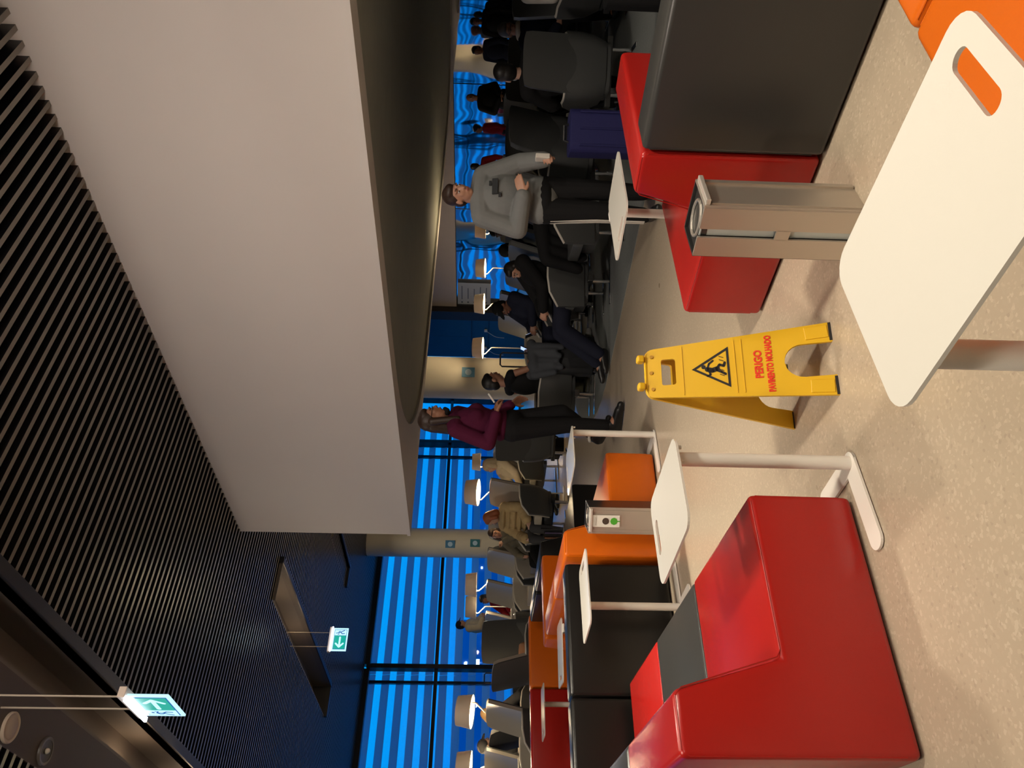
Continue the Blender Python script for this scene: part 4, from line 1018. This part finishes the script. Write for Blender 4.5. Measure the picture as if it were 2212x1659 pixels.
# ---- left group
def fur_rolls(j, e):
    out = []
    for k in range(7):
        f = k / 6; ctr = j['pelvis'].lerp(j['neck'] - V((0, 0, .06)), f) + V((0, 0, -.06 * (1 - f)))
        out.append(('e', ctr, (.185 - .03 * f, .245 - .02 * f, .050), I3))
    for s in 'lr':
        for a_, b_ in (('s', 'e'), ('e', 'w')):
            for k in range(4):
                p = j[a_ + s].lerp(j[b_ + s], (k + .3) / 4); out.append(('c', p, .082, p + V((.005, 0, 0)), .082))
    return out
person('woman in a blond fur coat with ginger hair, turned away in the far left row', (5.50, 9.24, 0), R(205), sit(((.10, .26, .28), (.34, .16, .18)), ((.10, -.26, .28), (.34, -.16, .18)), .455, .03, head_dx=.05, head_dz=-.02), look=(-1.2, .3, 0), skin='c', hair=('bob', 'red'), top=(C_FUR, .02, .95, fur_rolls), legs=(C_DGREY, .015), shoes=S_BLACK, sc=.89, female=True)
person('woman with long brown hair in a grey-green jacket, hand at her chin, leaning back', (5.36, 9.66, 0), R(204), sit(((.13, .24, .36), (.13, .10, .58)), ((.05, -.25, .30), (.28, -.10, .24)), .44, .20, .44, ((.80, .10, .42), (.52, -.1, .085)), head_dz=-.03), look=(.45, .15, -.2), skin='a', hair=('long', 'brown'), top=(C_GREYG, .028), legs=(C_BLACK, .014), shoes=mat('black_boot', (.02, .02, .02), .3), sc=.85, female=True, hands={'l': dict(curl=.8)})
person('person in a pale hooded coat lying back behind the dark backed chair', (6.80, 10.17, 0), R(180), sit(REST_L, REST_R, .455, .2), look=(-.5, 0, .3), skin='c', hair=('short', 'grey'), hat=('hood', C_CREAM), top=(C_CREAM, .03), legs=(C_DGREY, .015), shoes=S_BLACK, sc=.9)
person('grey-haired man in a cap seated with his back to the near left row', (3.02, 10.71, 0), R(15), sit(REST_L, REST_R, .455, .1), look=(-.5, .05, .3), skin='c', hair=('short', 'grey'), hat=('cap', C_DGREY), top=(C_DGREY, .03), legs=(C_BLACK, .02), shoes=S_BLACK, sc=.88)
person('blond-haired person, only the hair showing above the near left chairs', (3.21, 10.10, 0), R(15), sit(REST_L, REST_R, .455, .1), look=(.9, .2, .5), skin='c', hair=('bob', 'blond'), top=(C_DGREY, .03), legs=(C_BLACK, .02), shoes=S_BLACK, sc=.86)
person('person in a cream jacket and dark cap standing at the far left window', (7.75, 18.15, 0), R(-45), stand(((.05, .25, 1.16), (.22, .12, 1.10)), ((.05, -.25, 1.16), (.22, -.12, 1.10))), look=(.25, .1, 0), skin='a', hair=('short', 'black'), hat=('cap', C_NAVY), top=(C_CREAM, .045, .95), legs=(C_BLACK, .015), shoes=S_BLACK, sc=1.0, bulk=1.1)
person('person in a dark red jacket seated far off behind the far left row', (6.64, 14.40, 0), R(190), sit(REST_L, REST_R, .455, .08), skin='b', hair=('bob', 'black'), top=(C_REDC, .04), legs=(C_BLACK, .015), shoes=S_BLACK, sc=.90)
lounge(6.62, 14.38, 190, 'grey lounge chair under the person in the dark red jacket', True)

# ================================================================== LUGGAGE AND BAGS
def suitcase(loc, rz, label, m, w=.38, d=.24, h=.56, handle=.0, soft=False):
    t = thing('suitcase', label, 'suitcase', loc, rz)
    bm = B(); prism(bm, rrect(w, d, .06, 6), .05, h, bev=.03 if not soft else .06, seg=4); obj('case', bm, m, t, smooth=40)
    for k in (-.11, 0, .11):
        bm = B(); box(bm, (k, -d / 2 - .002, h / 2 + .03), (.012, .008, h * .72), bev=.002); obj('rib', bm, m, t)
    for sx in (-1, 1):
        for sy in (-1, 1):
            bm = B(); cyl(bm, (sx * w * .38 - .012, sy * d * .34, .025), (sx * w * .38 + .012, sy * d * .34, .025), .025, n=16); obj('wheel', bm, S_BLACK, t)
    if handle:
        bm = B(); tube(bm, [(-.075, .08, h - .02), (-.075, .08, h + handle - .02), (-.055, .08, h + handle), (.055, .08, h + handle), (.075, .08, h + handle - .02), (.075, .08, h - .02)], .009, 8); obj('pull_handle', bm, M_BLACKM, t)
    bm = B(); tube(bm, [(-.06, 0, h - .005), (-.05, 0, h + .03), (.05, 0, h + .03), (.06, 0, h - .005)], .010, 8); obj('carry_handle', bm, M_BLACKM, t)
    return t
suitcase((4.62, 2.80, .0045), R(-40), 'big blue soft travel bag standing right of the hooded man', mat('blue_bag', (.0008, .0014, .06), .8, bump=.3, bscale=60), .29, .22, .66, 0, True)
suitcase((5.52, 6.02, .0045), R(-30), 'dark suitcase with raised handle beside the black-haired woman', mat('dark_case', (.012, .013, .016), .5), .34, .22, .56, .46)
suitcase((4.05, 11.4, 0), R(-30), 'suitcase with thin raised handle behind the dark left chairs', mat('dark_case', (.03, .032, .04), .5), .38, .24, .66, .42)
jx, jy = 5.52, 6.02
jp = []
rj = random.Random(5)
for k in range(7):
    ox, oy = .05 * k * math.cos(R(-30)) - .15, .05 * k * math.sin(R(-30)) + .09
    jp.append(('c', (jx + ox - .04, jy + oy - .05, .60 + rj.uniform(0, .10)), .050, (jx + ox - .08 + rj.uniform(-.03, .03), jy + oy - .13, .44 + rj.uniform(-.05, .04)), .034))
    jp.append(('c', (jx + ox, jy + oy, .62 + rj.uniform(0, .08)), .055, (jx + ox + .05, jy + oy + .08, .56), .04))
jp.append(('c', (jx - .12, jy - .02, .66), .06, (jx + .12, jy - .10, .70), .055))
jk = blob('draped_jacket', jp, cloth('slate_cloth', (.055, .06, .07)), None, .011, 2)
tag(jk, 'slate grey jacket draped over the dark suitcase by the black-haired woman', 'jacket')
ck = blob('black_coat', [('c', (5.42, 4.55, .66), .06, (5.72, 4.42, .70), .08), ('c', (5.40, 4.56, .64), .06, (5.36, 4.62, .36), .05), ('c', (5.50, 4.52, .66), .06, (5.46, 4.58, .30), .05), ('c', (5.60, 4.48, .68), .06, (5.56, 4.54, .38), .05), ('c', (5.70, 4.43, .70), .06, (5.68, 4.49, .46), .05)], C_BLACK, None, .014)
tag(ck, 'black coat thrown over the dark chair left of the hooded man', 'coat')
def backpack(loc, rz, label, m):
    t = thing('backpack', label, 'bag', loc, rz)
    bm = B(); prism(bm, rrect(.22, .34, .07, 6), .0, .46, bev=.06, seg=4); obj('sack', bm, m, t, smooth=40)
    bm = B(); prism(bm, rrect(.08, .26, .03, 5, -.13, 0), .05, .27, bev=.025, seg=3); obj('front_pocket', bm, m, t, smooth=40)
    for s in (-.09, .09):
        bm = B(); tube(bm, [(.11, s, .40), (.17, s, .34), (.17, s, .18), (.11, s, .08)], .014, 8); obj('strap', bm, m, t)
    bm = B(); tube(bm, [(0, -.04, .455), (0, -.03, .50), (0, .03, .50), (0, .04, .455)], .008, 8); obj('grab_loop', bm, m, t)
    return t
backpack((5.22, 2.05, .0045), R(40), 'black backpack on the carpet beyond the red sofa at right', C_BLACK)
backpack((5.85, 6.75, .0045), R(10), 'patterned dark backpack on the carpet under the black-haired woman', mat('camo_cloth', (.06, .055, .03), .8, var=.8, vscale=14))
t = thing('handbag', 'brown handbag with straps on the seat of the dark square-backed chair', 'bag', (3.80, 9.72, .50), R(-30))
bm = B(); prism(bm, rrect(.30, .14, .05, 5), 0, .17, bev=.03, seg=3); obj('sack', bm, mat('brown_leather', (.22, .10, .045), .4), t, smooth=40)
bm = B(); tube(bm, bezier([(-.10, 0, .16), (-.07, 0, .25), (.07, 0, .25), (.10, 0, .16)], 5), .009, 8); obj('strap', bm, mat('brown_leather', (.22, .10, .045), .4), t)

backpack((6.75, 9.28, 0), R(-20), 'black bag on the floor under the dark backed lounge chair', C_BLACK)
mr = thing('magazine_rack', 'low black magazine rack on the floor by the fur coat chair', 'rack', (5.0, 9.02, 0), R(-35))
bm = B(); box(bm, (0, 0, .10), (.36, .22, .02)); box(bm, (-.18, 0, .20), (.015, .22, .40)); box(bm, (.18, 0, .20), (.015, .22, .40)); box(bm, (0, .11, .22), (.36, .012, .24)); obj('rack_frame', bm, M_BLACKM, mr)
for k, (c_, n_) in enumerate((((.35, .03, .06), 'red'), ((.05, .07, .20), 'blue'), ((.40, .36, .32), 'white'), ((.22, .10, .05), 'brown'), ((.08, .06, .12), 'violet'))):
    lx = -.13 + .065 * k; wx, wy = 5.0 + lx * math.cos(R(-35)), 9.02 + lx * math.sin(R(-35))
    t = thing('magazine', n_ + ' magazine standing in the low black rack', 'magazine', (wx, wy, .111), R(-35), 'magazines in the rack')
    bm = B(); box(bm, (0, 0, .12), (.018, .17, .24), bev=.002); obj('cover', bm, mat('magazine_' + n_, c_, .35), t)
    bm = B(); box(bm, (0, .005, .121), (.012, .165, .238)); obj('pages', bm, C_WHITE, t)
